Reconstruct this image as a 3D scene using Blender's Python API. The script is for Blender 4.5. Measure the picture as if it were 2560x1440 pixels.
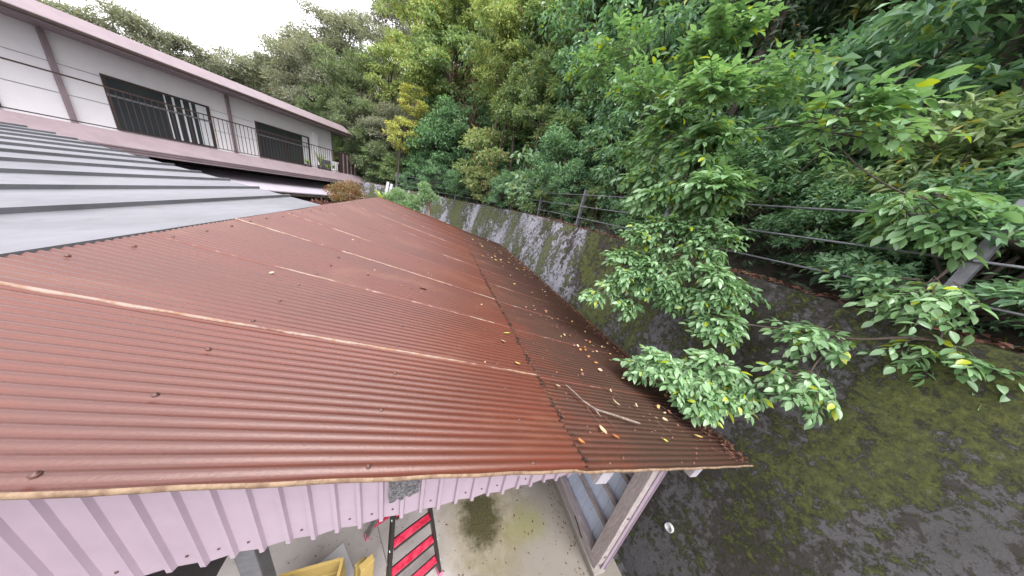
import bpy, math, random
import numpy as np
from mathutils import Vector, Matrix

for o in list(bpy.data.objects):
    bpy.data.objects.remove(o)
scene = bpy.context.scene
COL = scene.collection

# ------------------------------------------------------------------ camera
CZ = 3.15
cam_d = bpy.data.cameras.new('camera')
cam_d.sensor_width = 36.0
cam_d.lens = 36.0 * 580.0 / 2560.0
cam_d.clip_start = 0.03
cam_d.clip_end = 900
cam = bpy.data.objects.new('camera', cam_d)
COL.objects.link(cam)
_r = (0.93746185, -0.29085434, 0.19123033)
_d = (0.07074099, -0.37871659, -0.92280521)
_f = (0.340824, 0.8786225, -0.33445703)
cam.matrix_world = Matrix(((_r[0], -_d[0], -_f[0], 0), (_r[1], -_d[1], -_f[1], 0),
                           (_r[2], -_d[2], -_f[2], CZ), (0, 0, 0, 1)))
scene.camera = cam

# ------------------------------------------------------------------ overcast sky, soft sun, exposure
SUN_EL, SUN_AZ = math.radians(60), math.radians(155)     # azimuth clockwise from +Y
world = bpy.data.worlds.new('World')
scene.world = world
world.use_nodes = True
nt = world.node_tree
nt.nodes.clear()
out = nt.nodes.new('ShaderNodeOutputWorld')
bg = nt.nodes.new('ShaderNodeBackground')
sky = nt.nodes.new('ShaderNodeTexSky')
sky.sky_type = 'NISHITA'
sky.sun_disc = False
sky.sun_elevation = SUN_EL
sky.sun_rotation = SUN_AZ
sky.air_density = 1.0
sky.dust_density = 3.0
hs = nt.nodes.new('ShaderNodeHueSaturation')
hs.inputs['Saturation'].default_value = 0.22
mx = nt.nodes.new('ShaderNodeMixRGB')
mx.inputs[0].default_value = 0.72
mx.inputs[2].default_value = (10.3, 9.9, 10.6, 1)
nt.links.new(sky.outputs[0], hs.inputs['Color'])
nt.links.new(hs.outputs[0], mx.inputs[1])
nt.links.new(mx.outputs[0], bg.inputs['Color'])
bg.inputs['Strength'].default_value = 0.145
nt.links.new(bg.outputs[0], out.inputs['Surface'])

sun_d = bpy.data.lights.new('sun', 'SUN')
sun_d.energy = 1.5
sun_d.angle = math.radians(35)
sun_d.color = (1.0, 0.97, 0.93)
sun = bpy.data.objects.new('sun', sun_d)
COL.objects.link(sun)
sv = Vector((math.sin(SUN_AZ) * math.cos(SUN_EL), math.cos(SUN_AZ) * math.cos(SUN_EL), math.sin(SUN_EL)))
sun.rotation_euler = sv.to_track_quat('Z', 'Y').to_euler()

vs = scene.view_settings
vs.view_transform = 'Standard'
vs.look = 'None'
vs.exposure = 1.40
vs.gamma = 1.0
vs.use_curve_mapping = False
scene.render.engine = 'CYCLES'
scene.cycles.max_bounces = 6
scene.cycles.diffuse_bounces = 4
scene.cycles.glossy_bounces = 2
scene.cycles.transmission_bounces = 2

# ------------------------------------------------------------------ helpers
RNG = np.random.default_rng(7)
random.seed(7)


def tag(o, label=None, cat=None, group=None, kind=None):
    if label: o['label'] = label
    if cat: o['category'] = cat
    if group: o['group'] = group
    if kind: o['kind'] = kind
    return o


def empty(name, loc=(0, 0, 0)):
    o = bpy.data.objects.new(name, None)
    COL.objects.link(o)
    o.location = loc
    o.empty_display_size = 0.1
    return o


def link(name, me, mat=None, parent=None):
    if mat is not None and not me.materials:
        me.materials.append(mat)
    o = bpy.data.objects.new(name, me)
    COL.objects.link(o)
    if parent is not None:
        o.parent = parent
        if parent.parent is None and parent.type == 'EMPTY':
            # parents are never rotated: keep world coordinates in the mesh
            o.matrix_parent_inverse = Matrix.Translation(-Vector(parent.location))
    return o


def np_mesh(name, V, F, smooth=False):
    """V (n,3), F (m,3) or (m,4)"""
    V = np.asarray(V, dtype=np.float32)
    F = np.asarray(F, dtype=np.int32)
    me = bpy.data.meshes.new(name)
    me.vertices.add(len(V))
    me.vertices.foreach_set('co', V.ravel())
    k = F.shape[1]
    me.loops.add(F.size)
    me.loops.foreach_set('vertex_index', F.ravel())
    me.polygons.add(len(F))
    me.polygons.foreach_set('loop_start', np.arange(0, F.size, k, dtype=np.int32))
    me.polygons.foreach_set('loop_total', np.full(len(F), k, dtype=np.int32))
    me.polygons.foreach_set('use_smooth', np.full(len(F), bool(smooth)))
    me.update(calc_edges=True)
    return me


def nrm(a):
    a = np.asarray(a, float)
    return a / np.maximum(np.linalg.norm(a, axis=-1, keepdims=True), 1e-9)


class MB:
    """collects shapes and links them as one mesh object"""

    def __init__(self):
        self.v = []
        self.f = []

    def add(self, vs_, fs_):
        b = len(self.v)
        self.v += [tuple(map(float, p)) for p in vs_]
        self.f += [tuple(i + b for i in q) for q in fs_]
        return self

    def box(self, x0, x1, y0, y1, z0, z1):
        return self.add([(x0, y0, z0), (x1, y0, z0), (x1, y1, z0), (x0, y1, z0),
                         (x0, y0, z1), (x1, y0, z1), (x1, y1, z1), (x0, y1, z1)],
                        [(3, 2, 1, 0), (4, 5, 6, 7), (0, 1, 5, 4), (1, 2, 6, 5), (2, 3, 7, 6), (3, 0, 4, 7)])

    def bar(self, p, q, a, w, h):
        """rectangular bar from p to q; a = direction of its width w"""
        p, q, a = np.array(p, float), np.array(q, float), np.array(a, float)
        t = nrm(q - p)
        a = nrm(a - t * a.dot(t))
        b = np.cross(t, a)
        vv = []
        for c in (p, q):
            for s1, s2 in ((-1, -1), (1, -1), (1, 1), (-1, 1)):
                vv.append(c + a * s1 * w / 2 + b * s2 * h / 2)
        return self.add(vv, [(3, 2, 1, 0), (4, 5, 6, 7), (0, 1, 5, 4), (1, 2, 6, 5), (2, 3, 7, 6), (3, 0, 4, 7)])

    def tube(self, pts, rad, n=6, cap=True):
        pts = np.array(pts, float)
        m = len(pts)
        rad = np.broadcast_to(np.array(rad, float), (m,))
        T = np.gradient(pts, axis=0)
        T = nrm(T)
        ref = np.array((0, 0, 1.0)) if abs(T[0][2]) < 0.9 else np.array((1.0, 0, 0))
        vv, ff = [], []
        for i in range(m):
            a = nrm(np.cross(T[i], ref))
            b = np.cross(T[i], a)
            for k in range(n):
                th = 2 * math.pi * k / n
                vv.append(pts[i] + (a * math.cos(th) + b * math.sin(th)) * rad[i])
        for i in range(m - 1):
            for k in range(n):
                k2 = (k + 1) % n
                ff.append((i * n + k, i * n + k2, (i + 1) * n + k2, (i + 1) * n + k))
        if cap:
            ff.append(tuple(range(n)))
            ff.append(tuple((m - 1) * n + k for k in reversed(range(n))))
        return self.add(vv, ff)

    def mesh(self, name, smooth=False):
        me = bpy.data.meshes.new(name)
        me.from_pydata(self.v, [], self.f)
        if smooth:
            me.polygons.foreach_set('use_smooth', [True] * len(me.polygons))
        me.update()
        return me

    def build(self, name, mat=None, parent=None, smooth=False, bevel=0.0):
        o = link(name, self.mesh(name, smooth), mat, parent)
        if bevel:
            b = o.modifiers.new('bevel', 'BEVEL')
            b.width = bevel
            b.segments = 2
            b.limit_method = 'ANGLE'
        return o


# ------------------------------------------------------------------ materials
class NT:
    def __init__(self, name):
        self.m = bpy.data.materials.new(name)
        self.m.use_nodes = True
        self.t = self.m.node_tree
        self.b = self.t.nodes['Principled BSDF']
        self.o = self.t.nodes['Material Output']

    def n(self, typ, **kw):
        nd = self.t.nodes.new(typ)
        for k, v in kw.items():
            if k.startswith('i_'):
                nd.inputs[k[2:].replace('_', ' ')].default_value = v
            else:
                setattr(nd, k, v)
        return nd

    def l(self, a, b):
        self.t.links.new(a, b)

    def coords(self, scale=(1, 1, 1), world=True):
        if world:
            g = self.n('ShaderNodeNewGeometry').outputs['Position']
        else:
            g = self.n('ShaderNodeTexCoord').outputs['Object']
        mp = self.n('ShaderNodeMapping')
        mp.inputs['Scale'].default_value = scale
        self.l(g, mp.inputs['Vector'])
        return mp.outputs[0]

    def noise(self, scale, detail=4, rough=0.6, co=None, dist=0.0):
        nd = self.n('ShaderNodeTexNoise')
        nd.inputs['Scale'].default_value = scale
        nd.inputs['Detail'].default_value = detail
        nd.inputs['Roughness'].default_value = rough
        nd.inputs['Distortion'].default_value = dist
        if co is not None:
            self.l(co, nd.inputs['Vector'])
        return nd.outputs['Fac']

    def ramp(self, fac, stops):
        r = self.n('ShaderNodeValToRGB')
        while len(r.color_ramp.elements) < len(stops):
            r.color_ramp.elements.new(0.5)
        for e, (p, c) in zip(r.color_ramp.elements, stops):
            e.position = p
            e.color = tuple(c) + (1,) if len(c) == 3 else c
        self.l(fac, r.inputs[0])
        return r.outputs[0]

    def step(self, fac, a, b):
        m = self.n('ShaderNodeMapRange', interpolation_type='SMOOTHSTEP')
        m.inputs['From Min'].default_value = a
        m.inputs['From Max'].default_value = b
        self.l(fac, m.inputs['Value'])
        return m.outputs[0]

    def math(self, op, a, b=0.0, c=None):
        m = self.n('ShaderNodeMath', operation=op)
        for i, x in enumerate((a, b) if c is None else (a, b, c)):
            if isinstance(x, (int, float)):
                m.inputs[i].default_value = x
            else:
                self.l(x, m.inputs[i])
        return m.outputs[0]

    def mix(self, fac, a, b):
        m = self.n('ShaderNodeMixRGB')
        for i, x in enumerate((fac, a, b)):
            if isinstance(x, (int, float)):
                m.inputs[i].default_value = x
            elif isinstance(x, tuple):
                m.inputs[i].default_value = x + (1,) if len(x) == 3 else x
            else:
                self.l(x, m.inputs[i])
        return m.outputs[0]

    def xyz(self):
        s = self.n('ShaderNodeSeparateXYZ')
        self.l(self.n('ShaderNodeNewGeometry').outputs['Position'], s.inputs[0])
        return s.outputs

    def bump(self, h, strength=0.3, dist=0.01):
        b = self.n('ShaderNodeBump')
        b.inputs['Strength'].default_value = strength
        b.inputs['Distance'].default_value = dist
        self.l(h, b.inputs['Height'])
        self.l(b.outputs[0], self.b.inputs['Normal'])

    def base(self, c):
        if isinstance(c, tuple):
            self.b.inputs['Base Color'].default_value = c + (1,)
        else:
            self.l(c, self.b.inputs['Base Color'])

    def rough(self, r):
        if isinstance(r, (int, float)):
            self.b.inputs['Roughness'].default_value = r
        else:
            self.l(r, self.b.inputs['Roughness'])


def plain(name, c, rough=0.6, var=0.25, scale=8.0, metal=0.0, bump=0.15, c2=None):
    m = NT(name)
    nz = m.noise(scale, 6, 0.65, m.coords())
    c2 = c2 or tuple(x * (1 - var) for x in c)
    m.base(m.mix(m.step(nz, 0.35, 0.68), c, c2))
    m.rough(rough)
    m.b.inputs['Metallic'].default_value = metal
    if bump:
        m.bump(m.noise(scale * 5, 4, 0.7, m.coords()), bump, 0.01)
    return m.m


M = {}

# --- rusty painted roof
def rust_mat():
    m = NT('rusty_paint')
    x, y, z = m.xyz()
    big = m.noise(1.3, 5, 0.6, m.coords((0.6, 1.6, 1)))
    streak = m.noise(9, 5, 0.7, m.coords((0.25, 3.0, 1)))
    fine = m.noise(120, 4, 0.8, m.coords())
    rnd = m.n('ShaderNodeObjectInfo').outputs['Random']
    c = m.mix(m.step(big, 0.35, 0.68), (0.125, 0.032, 0.017), (0.095, 0.027, 0.017))
    c = m.mix(m.math('MULTIPLY', m.step(streak, 0.5, 0.75), 0.55), c, (0.150, 0.041, 0.017))
    wave = m.math('MULTIPLY', m.math('COSINE', m.math('MULTIPLY', m.math('SUBTRACT', y, 0.5), 2 * math.pi / 0.0336111)), -0.5)
    wave = m.math('ADD', wave, 0.5)
    # greyer paint colour on the crests
    c = m.mix(m.math('MULTIPLY', m.step(wave, 0.6, 0.0), 0.5), c, (0.078, 0.033, 0.027))
    c = m.mix(m.math('MULTIPLY', m.step(fine, 0.45, 0.7), 0.45), c, (0.055, 0.021, 0.016))
    c = m.mix(m.math('MULTIPLY', rnd, 0.42), c, (0.075, 0.027, 0.021))
    # faded and rust-run patches
    fade = m.noise(0.9, 6, 0.7, m.coords((0.45, 1.3, 1)), 0.8)
    c = m.mix(m.math('MULTIPLY', m.step(fade, 0.52, 0.66), 0.5), c, (0.155, 0.070, 0.041))
    run = m.noise(4.0, 6, 0.75, m.coords((0.18, 5.0, 1)), 0.3)
    c = m.mix(m.math('MULTIPLY', m.step(run, 0.6, 0.72), 0.55), c, (0.053, 0.027, 0.019))
    # grime plus painted tree shade on lower sheets, darker in valleys and towards eave
    dirt_shade_n = m.noise(5, 6, 0.7, m.coords((0.5, 2.2, 1)))
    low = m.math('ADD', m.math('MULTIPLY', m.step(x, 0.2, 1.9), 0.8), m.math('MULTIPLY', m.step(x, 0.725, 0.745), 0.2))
    ramp_ = m.math('ADD', m.math('MULTIPLY', low, 0.85), m.math('MULTIPLY', m.math('SUBTRACT', dirt_shade_n, 0.5), 1.1))
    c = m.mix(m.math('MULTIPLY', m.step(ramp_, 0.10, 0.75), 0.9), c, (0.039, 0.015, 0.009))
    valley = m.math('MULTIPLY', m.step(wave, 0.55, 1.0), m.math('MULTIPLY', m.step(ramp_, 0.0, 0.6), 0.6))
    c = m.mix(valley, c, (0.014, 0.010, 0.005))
    # green algae along a few joints by the eave
    alg = m.math('MULTIPLY', m.step(m.noise(3.1, 5, 0.7, m.coords((0.5, 1.5, 1))), 0.55, 0.7), m.step(x, 1.0, 2.3))
    c = m.mix(m.math('MULTIPLY', alg, 0.35), c, (0.035, 0.029, 0.007))
    m.base(c)
    r = m.math('ADD', m.math('MULTIPLY', fine, 0.22), 0.22)
    r = m.math('ADD', r, m.math('MULTIPLY', m.step(ramp_, 0.0, 0.7), 0.22))
    m.rough(r)
    m.b.inputs['IOR'].default_value = 1.55
    m.bump(fine, 0.25, 0.004)
    return m.m

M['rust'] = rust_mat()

def lap_mat(lo=0.50, hi=0.60):
    m = NT('peeling_lap_edge')
    rnd = m.n('ShaderNodeObjectInfo').outputs['Random']
    cmb = m.n('ShaderNodeCombineXYZ')
    m.l(m.math('MULTIPLY', rnd, 40.0), cmb.inputs[2])
    add = m.n('ShaderNodeVectorMath', operation='ADD')
    m.l(m.coords((1.0, 1.0, 1)), add.inputs[0])
    m.l(cmb.outputs[0], add.inputs[1])
    a = m.noise(2.2, 4, 0.65, add.outputs[0])
    b = m.noise(26, 5, 0.7, add.outputs[0])
    c = m.mix(m.step(b, 0.4, 0.65), (0.246, 0.185, 0.151), (0.202, 0.095, 0.043))
    c = m.mix(m.step(m.math('ADD', a, m.math('MULTIPLY', b, 0.25)), lo, hi), c, (0.123, 0.037, 0.025))
    x, y, z = m.xyz()
    c = m.mix(m.math('MULTIPLY', m.step(x, 0.9, 2.2), 0.7), c, (0.056, 0.031, 0.014))
    m.base(c)
    m.rough(0.5)
    m.bump(b, 0.3, 0.004)
    return m.m

M['lap'] = lap_mat()
M['lap_bright'] = lap_mat(0.66, 0.76)
M['nail'] = plain('nail_rust', (0.10, 0.045, 0.035), 0.45, 0.5, 60)
M['grey_roof'] = plain('grey_metal_roof', (0.252, 0.252, 0.287), 0.42, 0.18, 2.0, bump=0.05)
def annex_mat():
    m = NT('weathered_grey_roof')
    a = m.noise(0.8, 8, 0.72, m.coords((1.6, 0.5, 1)), 0.6)
    b = m.noise(9, 8, 0.75, m.coords((1.5, 0.5, 1)))
    c = m.ramp(a, [(0.3, (0.08, 0.083, 0.092)), (0.5, (0.135, 0.138, 0.152)), (0.72, (0.18, 0.18, 0.20))])
    c = m.mix(m.math('MULTIPLY', m.step(b, 0.55, 0.72), 0.45), c, (0.06, 0.057, 0.053))
    c = m.mix(m.math('MULTIPLY', m.step(m.noise(2.6, 6, 0.7, m.coords((1.2, 0.3, 1))), 0.62, 0.7), 0.5), c, (0.10, 0.06, 0.042))
    m.base(c)
    m.rough(m.math('ADD', m.math('MULTIPLY', b, 0.3), 0.45))
    m.bump(a, 0.2, 0.02)
    return m.m

M['grey_roof'] = annex_mat()
M['barge'] = plain('barge_edge', (0.25, 0.175, 0.11), 0.75, 0.45, 30, c2=(0.13, 0.075, 0.045), bump=0.4)
M['pink'] = plain('pink_steel', (0.399, 0.322, 0.385), 0.42, 0.10, 3.0, bump=0.03)
M['pink_screw'] = plain('pink_screw', (0.28, 0.21, 0.26), 0.5, 0.3, 40)


def wood_mat(name, c, c2, axis=(3, 3, 22)):
    m = NT(name)
    a = m.noise(3.2, 8, 0.75, m.coords(axis), 1.2)
    b = m.noise(2.0, 4, 0.6, m.coords())
    col = m.mix(m.step(a, 0.35, 0.65), c, c2)
    col = m.mix(m.math('MULTIPLY', m.step(b, 0.5, 0.75), 0.5), col, tuple(x * 0.5 for x in c2))
    m.base(col)
    m.rough(0.8)
    m.bump(a, 0.5, 0.006)
    return m.m

M['wood_y'] = wood_mat('weathered_timber', (0.50, 0.445, 0.44), (0.28, 0.24, 0.235), (30, 2.2, 30))
M['wood_z'] = wood_mat('weathered_post', (0.54, 0.48, 0.475), (0.31, 0.265, 0.26), (30, 30, 2.5))
M['wood_x'] = wood_mat('weathered_rafter', (0.25, 0.20, 0.18), (0.12, 0.09, 0.08), (2.5, 30, 30))
M['white_end'] = plain('white_end_paint', (0.434, 0.406, 0.448), 0.6, 0.25, 14)
M['blue'] = plain('blue_sheet', (0.64, 0.74, 0.93), 0.45, 0.12, 3.0, bump=0.03)
M['yellow_wood'] = wood_mat('yellow_timber', (0.434, 0.329, 0.119), (0.45, 0.31, 0.09), (8, 2, 20))
M['tape'] = NT('silver_tape').m


def tape_mat():
    m = NT('crumpled_silver_tape')
    a = m.noise(70, 6, 0.8, m.coords((1, 1, 1.6)), 0.8)
    m.base(m.ramp(a, [(0.3, (0.03, 0.03, 0.035)), (0.5, (0.15, 0.15, 0.16)), (0.64, (0.55, 0.55, 0.58))]))
    m.b.inputs['Metallic'].default_value = 0.3
    m.rough(0.35)
    m.bump(a, 0.8, 0.02)
    return m.m

M['tape'] = tape_mat()
M['red'] = plain('red_step', (0.434, 0.013, 0.042), 0.42, 0.2, 25, c2=(0.70, 0.06, 0.12), bump=0.08)
M['black'] = plain('black_metal', (0.012, 0.012, 0.013), 0.4, 0.3, 20)
M['alu'] = plain('grey_aluminium', (0.30, 0.31, 0.32), 0.4, 0.25, 20, metal=0.5)
M['pinkfoot'] = plain('pink_rubber_foot', (0.75, 0.18, 0.32), 0.6, 0.2, 20)
M['white'] = plain('white_plaster', (0.656, 0.648, 0.672), 0.85, 0.06, 2.0, bump=0.1)
M['beige'] = plain('beige_plaster', (0.315, 0.287, 0.259), 0.85, 0.15, 2.0)
M['trim'] = plain('mauve_brown_trim', (0.210, 0.164, 0.178), 0.5, 0.15, 3.0, bump=0.05)
M['brown'] = plain('dark_brown_metal', (0.045, 0.028, 0.026), 0.5, 0.3, 12)
M['dark'] = plain('dark_recess_boards', (0.05, 0.042, 0.045), 0.8, 0.4, 5)
M['awning'] = plain('pale_awning', (0.406, 0.378, 0.434), 0.45, 0.1, 3.0, bump=0.03)
M['galv'] = plain('galvanised_steel', (0.19, 0.195, 0.215), 0.5, 0.3, 14, metal=0.35)
M['curtain'] = plain('pale_curtain', (0.490, 0.511, 0.532), 0.9, 0.12, 6.0)
M['teal'] = plain('teal_plastic', (0.18, 0.62, 0.50), 0.4, 0.15, 20)
M['pvc'] = plain('pale_pipe', (0.60, 0.60, 0.60), 0.5, 0.25, 20)
M['cloth_blue'] = plain('blue_bundle', (0.10, 0.22, 0.42), 0.8, 0.3, 20)
M['pot'] = plain('dark_pot', (0.05, 0.045, 0.045), 0.6, 0.3, 20)
M['terra'] = plain('pink_pot', (0.55, 0.35, 0.33), 0.7, 0.2, 20)


def glass_mat():
    m = NT('window_glass')
    m.base((0.03, 0.035, 0.04))
    m.rough(0.08)
    m.b.inputs['IOR'].default_value = 1.5
    return m.m

M['glass'] = glass_mat()


def wall_mat():
    m = NT('mossy_concrete')
    x, y, z = m.xyz()
    co = m.coords()
    st = m.coords((1.0, 1.0, 0.48))
    grey = m.noise(2.3, 9, 0.75, st)
    lich = m.noise(11, 9, 0.78, co, 0.3)
    c = m.ramp(grey, [(0.3, (0.17, 0.17, 0.183)), (0.5, (0.28, 0.28, 0.31)), (0.7, (0.37, 0.37, 0.41))])
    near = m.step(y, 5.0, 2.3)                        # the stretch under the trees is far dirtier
    topz = m.step(z, 1.7, 2.9)
    mid = m.math('MULTIPLY', m.step(y, 7.2, 5.2), topz)
    # dark film washed down from the coping
    dk = m.noise(1.0, 8, 0.66, st, 0.5)
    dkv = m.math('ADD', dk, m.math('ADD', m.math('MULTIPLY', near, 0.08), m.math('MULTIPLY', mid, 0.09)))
    dkv = m.math('ADD', dkv, m.math('MULTIPLY', m.math('SUBTRACT', lich, 0.5), 1.15))
    c = m.mix(m.step(dkv, 0.55, 0.62), c, (0.040, 0.031, 0.028))
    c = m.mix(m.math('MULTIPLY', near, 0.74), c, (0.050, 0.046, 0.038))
    # moss cushions
    ms = m.noise(1.15, 6, 0.62, m.coords((1.0, 1.0, 0.55)), 0.6)
    ms2 = m.noise(13, 8, 0.8, co)
    msv = m.math('ADD', ms, m.math('MULTIPLY', m.math('SUBTRACT', ms2, 0.5), 1.15))
    msv = m.math('ADD', msv, m.math('MULTIPLY', m.math('SUBTRACT', topz, near), 0.03))
    mm = m.step(msv, 0.485, 0.55)
    mcol = m.ramp(m.noise(24, 6, 0.82, co), [(0.3, (0.015, 0.019, 0.005)), (0.48, (0.056, 0.068, 0.012)), (0.72, (0.14, 0.16, 0.026))])
    c = m.mix(m.math('MULTIPLY', mm, 0.92), c, mcol)
    # pale lichen dots
    pl = m.step(m.noise(13, 8, 0.75, co, 0.4), 0.60, 0.68)
    c = m.mix(m.math('MULTIPLY', pl, 0.5), c, (0.17, 0.175, 0.15))
    m.base(c)
    m.rough(0.9)
    h = m.math('ADD', m.math('MULTIPLY', mm, 0.6), m.math('MULTIPLY', ms2, 0.7))
    m.bump(h, 1.0, 0.05)
    return m.m

M['wall'] = wall_mat()


def floor_mat():
    m = NT('stained_concrete')
    x, y, z = m.xyz()
    co = m.coords()
    a = m.noise(1.6, 8, 0.65, co)
    b = m.noise(14, 6, 0.7, co)
    c = m.ramp(a, [(0.3, (0.34, 0.315, 0.305)), (0.55, (0.45, 0.42, 0.41)), (0.75, (0.51, 0.48, 0.475))])
    c = m.mix(m.math('MULTIPLY', m.step(b, 0.55, 0.72), 0.35), c, (0.20, 0.185, 0.16))
    # weathered apron where the rain reaches the slab
    w1 = m.math('ADD', m.math('MULTIPLY', m.math('SUBTRACT', x, 0.55), 1.0), m.math('MULTIPLY', m.math('SUBTRACT', 1.35, y), 0.9))
    w1 = m.math('ADD', w1, m.math('MULTIPLY', m.math('SUBTRACT', m.noise(3.0, 7, 0.7, co), 0.5), 1.6))
    c = m.mix(m.math('MULTIPLY', m.step(w1, 0.05, 0.8), 0.72), c, (0.15, 0.13, 0.09))
    # the moss patch
    dx = m.math('DIVIDE', m.math('SUBTRACT', x, 0.71), 0.23)
    dy = m.math('DIVIDE', m.math('SUBTRACT', y, 1.36), 0.30)
    d = m.math('SQRT', m.math('ADD', m.math('MULTIPLY', dx, dx), m.math('MULTIPLY', dy, dy)))
    n2 = m.noise(9, 7, 0.75, co)
    d2 = m.math('ADD', d, m.math('MULTIPLY', m.math('SUBTRACT', n2, 0.5), 1.7))
    c = m.mix(m.math('MULTIPLY', m.step(d2, 2.6, 0.8), 0.6), c, (0.20, 0.165, 0.06))
    mc = m.ramp(m.noise(45, 5, 0.8, co), [(0.35, (0.016, 0.014, 0.005)), (0.6, (0.065, 0.058, 0.011)), (0.8, (0.16, 0.145, 0.025))])
    c = m.mix(m.math('MULTIPLY', m.step(d2, 1.25, 0.5), 0.94), c, mc)
    # second, green tinge
    ex = m.math('DIVIDE', m.math('SUBTRACT', x, 1.18), 0.30)
    ey = m.math('DIVIDE', m.math('SUBTRACT', y, 1.18), 0.20)
    e = m.math('SQRT', m.math('ADD', m.math('MULTIPLY', ex, ex), m.math('MULTIPLY', ey, ey)))
    e = m.math('ADD', e, m.math('MULTIPLY', m.math('SUBTRACT', a, 0.5), 1.8))
    c = m.mix(m.math('MULTIPLY', m.step(e, 1.2, 0.3), 0.5), c, (0.20, 0.20, 0.045))
    sp = m.math('MAXIMUM', m.step(m.noise(38, 2, 0.5, co), 0.68, 0.72), m.math('MULTIPLY', m.step(m.noise(6, 7, 0.75, co), 0.62, 0.72), 0.6))
    c = m.mix(m.math('MULTIPLY', sp, 0.75), c, (0.035, 0.03, 0.028))
    m.base(c)
    m.rough(0.85)
    m.bump(b, 0.3, 0.008)
    return m.m

M['floor'] = floor_mat()
M['soil'] = plain('dark_soil', (0.030, 0.022, 0.016), 0.95, 0.5, 4, bump=0.6)
M['ground'] = plain('garden_soil', (0.085, 0.07, 0.05), 0.95, 0.4, 2, bump=0.4)
M['bark'] = wood_mat('bark', (0.10, 0.078, 0.06), (0.045, 0.034, 0.027), (14, 14, 3))
M['bark_pale'] = wood_mat('pale_bark', (0.34, 0.24, 0.19), (0.18, 0.115, 0.085), (14, 14, 3))
M['twig'] = plain('dry_twig', (0.13, 0.07, 0.055), 0.8, 0.5, 30)
M['stick'] = wood_mat('grey_stick', (0.25, 0.19, 0.155), (0.07, 0.055, 0.047), (10, 10, 10))
M['litter'] = plain('leaf_litter', (0.16, 0.065, 0.035), 0.8, 0.6, 30, c2=(0.06, 0.03, 0.02))


def leaf_mat(name, c1, c2, odd=None, odd_amt=0.0, rough=0.42, trans=0.3, spec=0.5):
    m = NT(name)
    rnd = m.n('ShaderNodeNewGeometry').outputs['Random Per Island']
    big = m.noise(1.1, 3, 0.6, m.coords())
    f = m.math('ADD', m.math('MULTIPLY', rnd, 0.75), m.math('MULTIPLY', m.math('SUBTRACT', big, 0.5), 1.1))
    c = m.mix(m.step(f, 0.05, 0.8), c1, c2)
    if odd:
        r2 = m.math('FRACT', m.math('MULTIPLY', rnd, 37.17))
        c = m.mix(m.step(r2, 1.0 - odd_amt, 1.0 - odd_amt * 0.8), c, odd)
    m.base(c)
    m.rough(rough)
    m.b.inputs['Specular IOR Level'].default_value = spec
    tr = m.n('ShaderNodeBsdfTranslucent')
    g = m.n('ShaderNodeMixRGB', blend_type='MULTIPLY')
    g.inputs[0].default_value = 1
    m.l(c, g.inputs[1])
    g.inputs[2].default_value = (1.25, 1.35, 0.7, 1)
    m.l(g.outputs[0], tr.inputs[0])
    ms = m.n('ShaderNodeMixShader')
    ms.inputs[0].default_value = trans
    m.l(m.b.outputs[0], ms.inputs[1])
    m.l(tr.outputs[0], ms.inputs[2])
    m.l(ms.outputs[0], m.o.inputs['Surface'])
    return m.m


KIND = {   # leaf length, width ratio, density, material
    'haze': dict(L=0.26, w=0.26, den=4.2, droop=-0.2, mat=leaf_mat('leaf_haze', (0.173, 0.196, 0.147), (0.314, 0.317, 0.244), (0.25, 0.21, 0.11), 0.05, 0.6)),  # haze over the far trees is put into the paler leaf colour
    'pine': dict(L=0.19, w=0.22, den=4.0, droop=0.1, mat=leaf_mat('leaf_pine', (0.107, 0.151, 0.088), (0.248, 0.302, 0.166), (0.2, 0.2, 0.07), 0.04, 0.5)),
    'lime': dict(L=0.18, w=0.36, den=2.9, droop=-0.3, mat=leaf_mat('leaf_lime', (0.185, 0.260, 0.090), (0.430, 0.495, 0.215), (0.36, 0.26, 0.07), 0.05, 0.45, 0.36)),
    'gold': dict(L=0.16, w=0.5, den=2.2, droop=-0.1, mat=leaf_mat('leaf_gold', (0.300, 0.350, 0.090), (0.480, 0.490, 0.170), (0.48, 0.25, 0.05), 0.10, 0.45, 0.36)),
    'deep': dict(L=0.15, w=0.42, den=3.2, droop=-0.3, mat=leaf_mat('leaf_deep', (0.091, 0.191, 0.096), (0.255, 0.430, 0.221), (0.2, 0.25, 0.06), 0.03, 0.38)),
    'dark': dict(L=0.16, w=0.4, den=2.6, droop=-0.3, mat=leaf_mat('leaf_dark', (0.052, 0.087, 0.055), (0.132, 0.189, 0.117), (0.2, 0.12, 0.05), 0.04, 0.4)),
    'mid': dict(L=0.15, w=0.42, den=2.9, droop=-0.4, mat=leaf_mat('leaf_mid', (0.120, 0.195, 0.085), (0.310, 0.410, 0.190), (0.35, 0.30, 0.06), 0.04, 0.38, 0.34)),
    'tint': dict(L=0.155, w=0.42, den=2.5, droop=-0.3, mat=leaf_mat('leaf_tint', (0.200, 0.285, 0.120), (0.430, 0.480, 0.235), (0.50, 0.22, 0.09), 0.06, 0.42, 0.35)),
    'fine': dict(L=0.085, w=0.42, den=3.2, droop=-0.2, mat=leaf_mat('leaf_fine', (0.088, 0.188, 0.100), (0.278, 0.457, 0.262), (0.2, 0.24, 0.05), 0.03, 0.38, 0.32)),
    'broad': dict(L=0.24, w=0.55, den=2.4, droop=-0.6, mat=leaf_mat('leaf_broad', (0.148, 0.263, 0.147), (0.314, 0.452, 0.274), (0.28, 0.3, 0.05), 0.05, 0.34, 0.32)),
    'gloss': dict(L=0.165, w=0.44, den=2.5, droop=-0.55, mat=leaf_mat('leaf_gloss', (0.092, 0.195, 0.112), (0.288, 0.474, 0.272), (0.26, 0.34, 0.05), 0.07, 0.30, 0.32, 0.7)),
}
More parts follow.
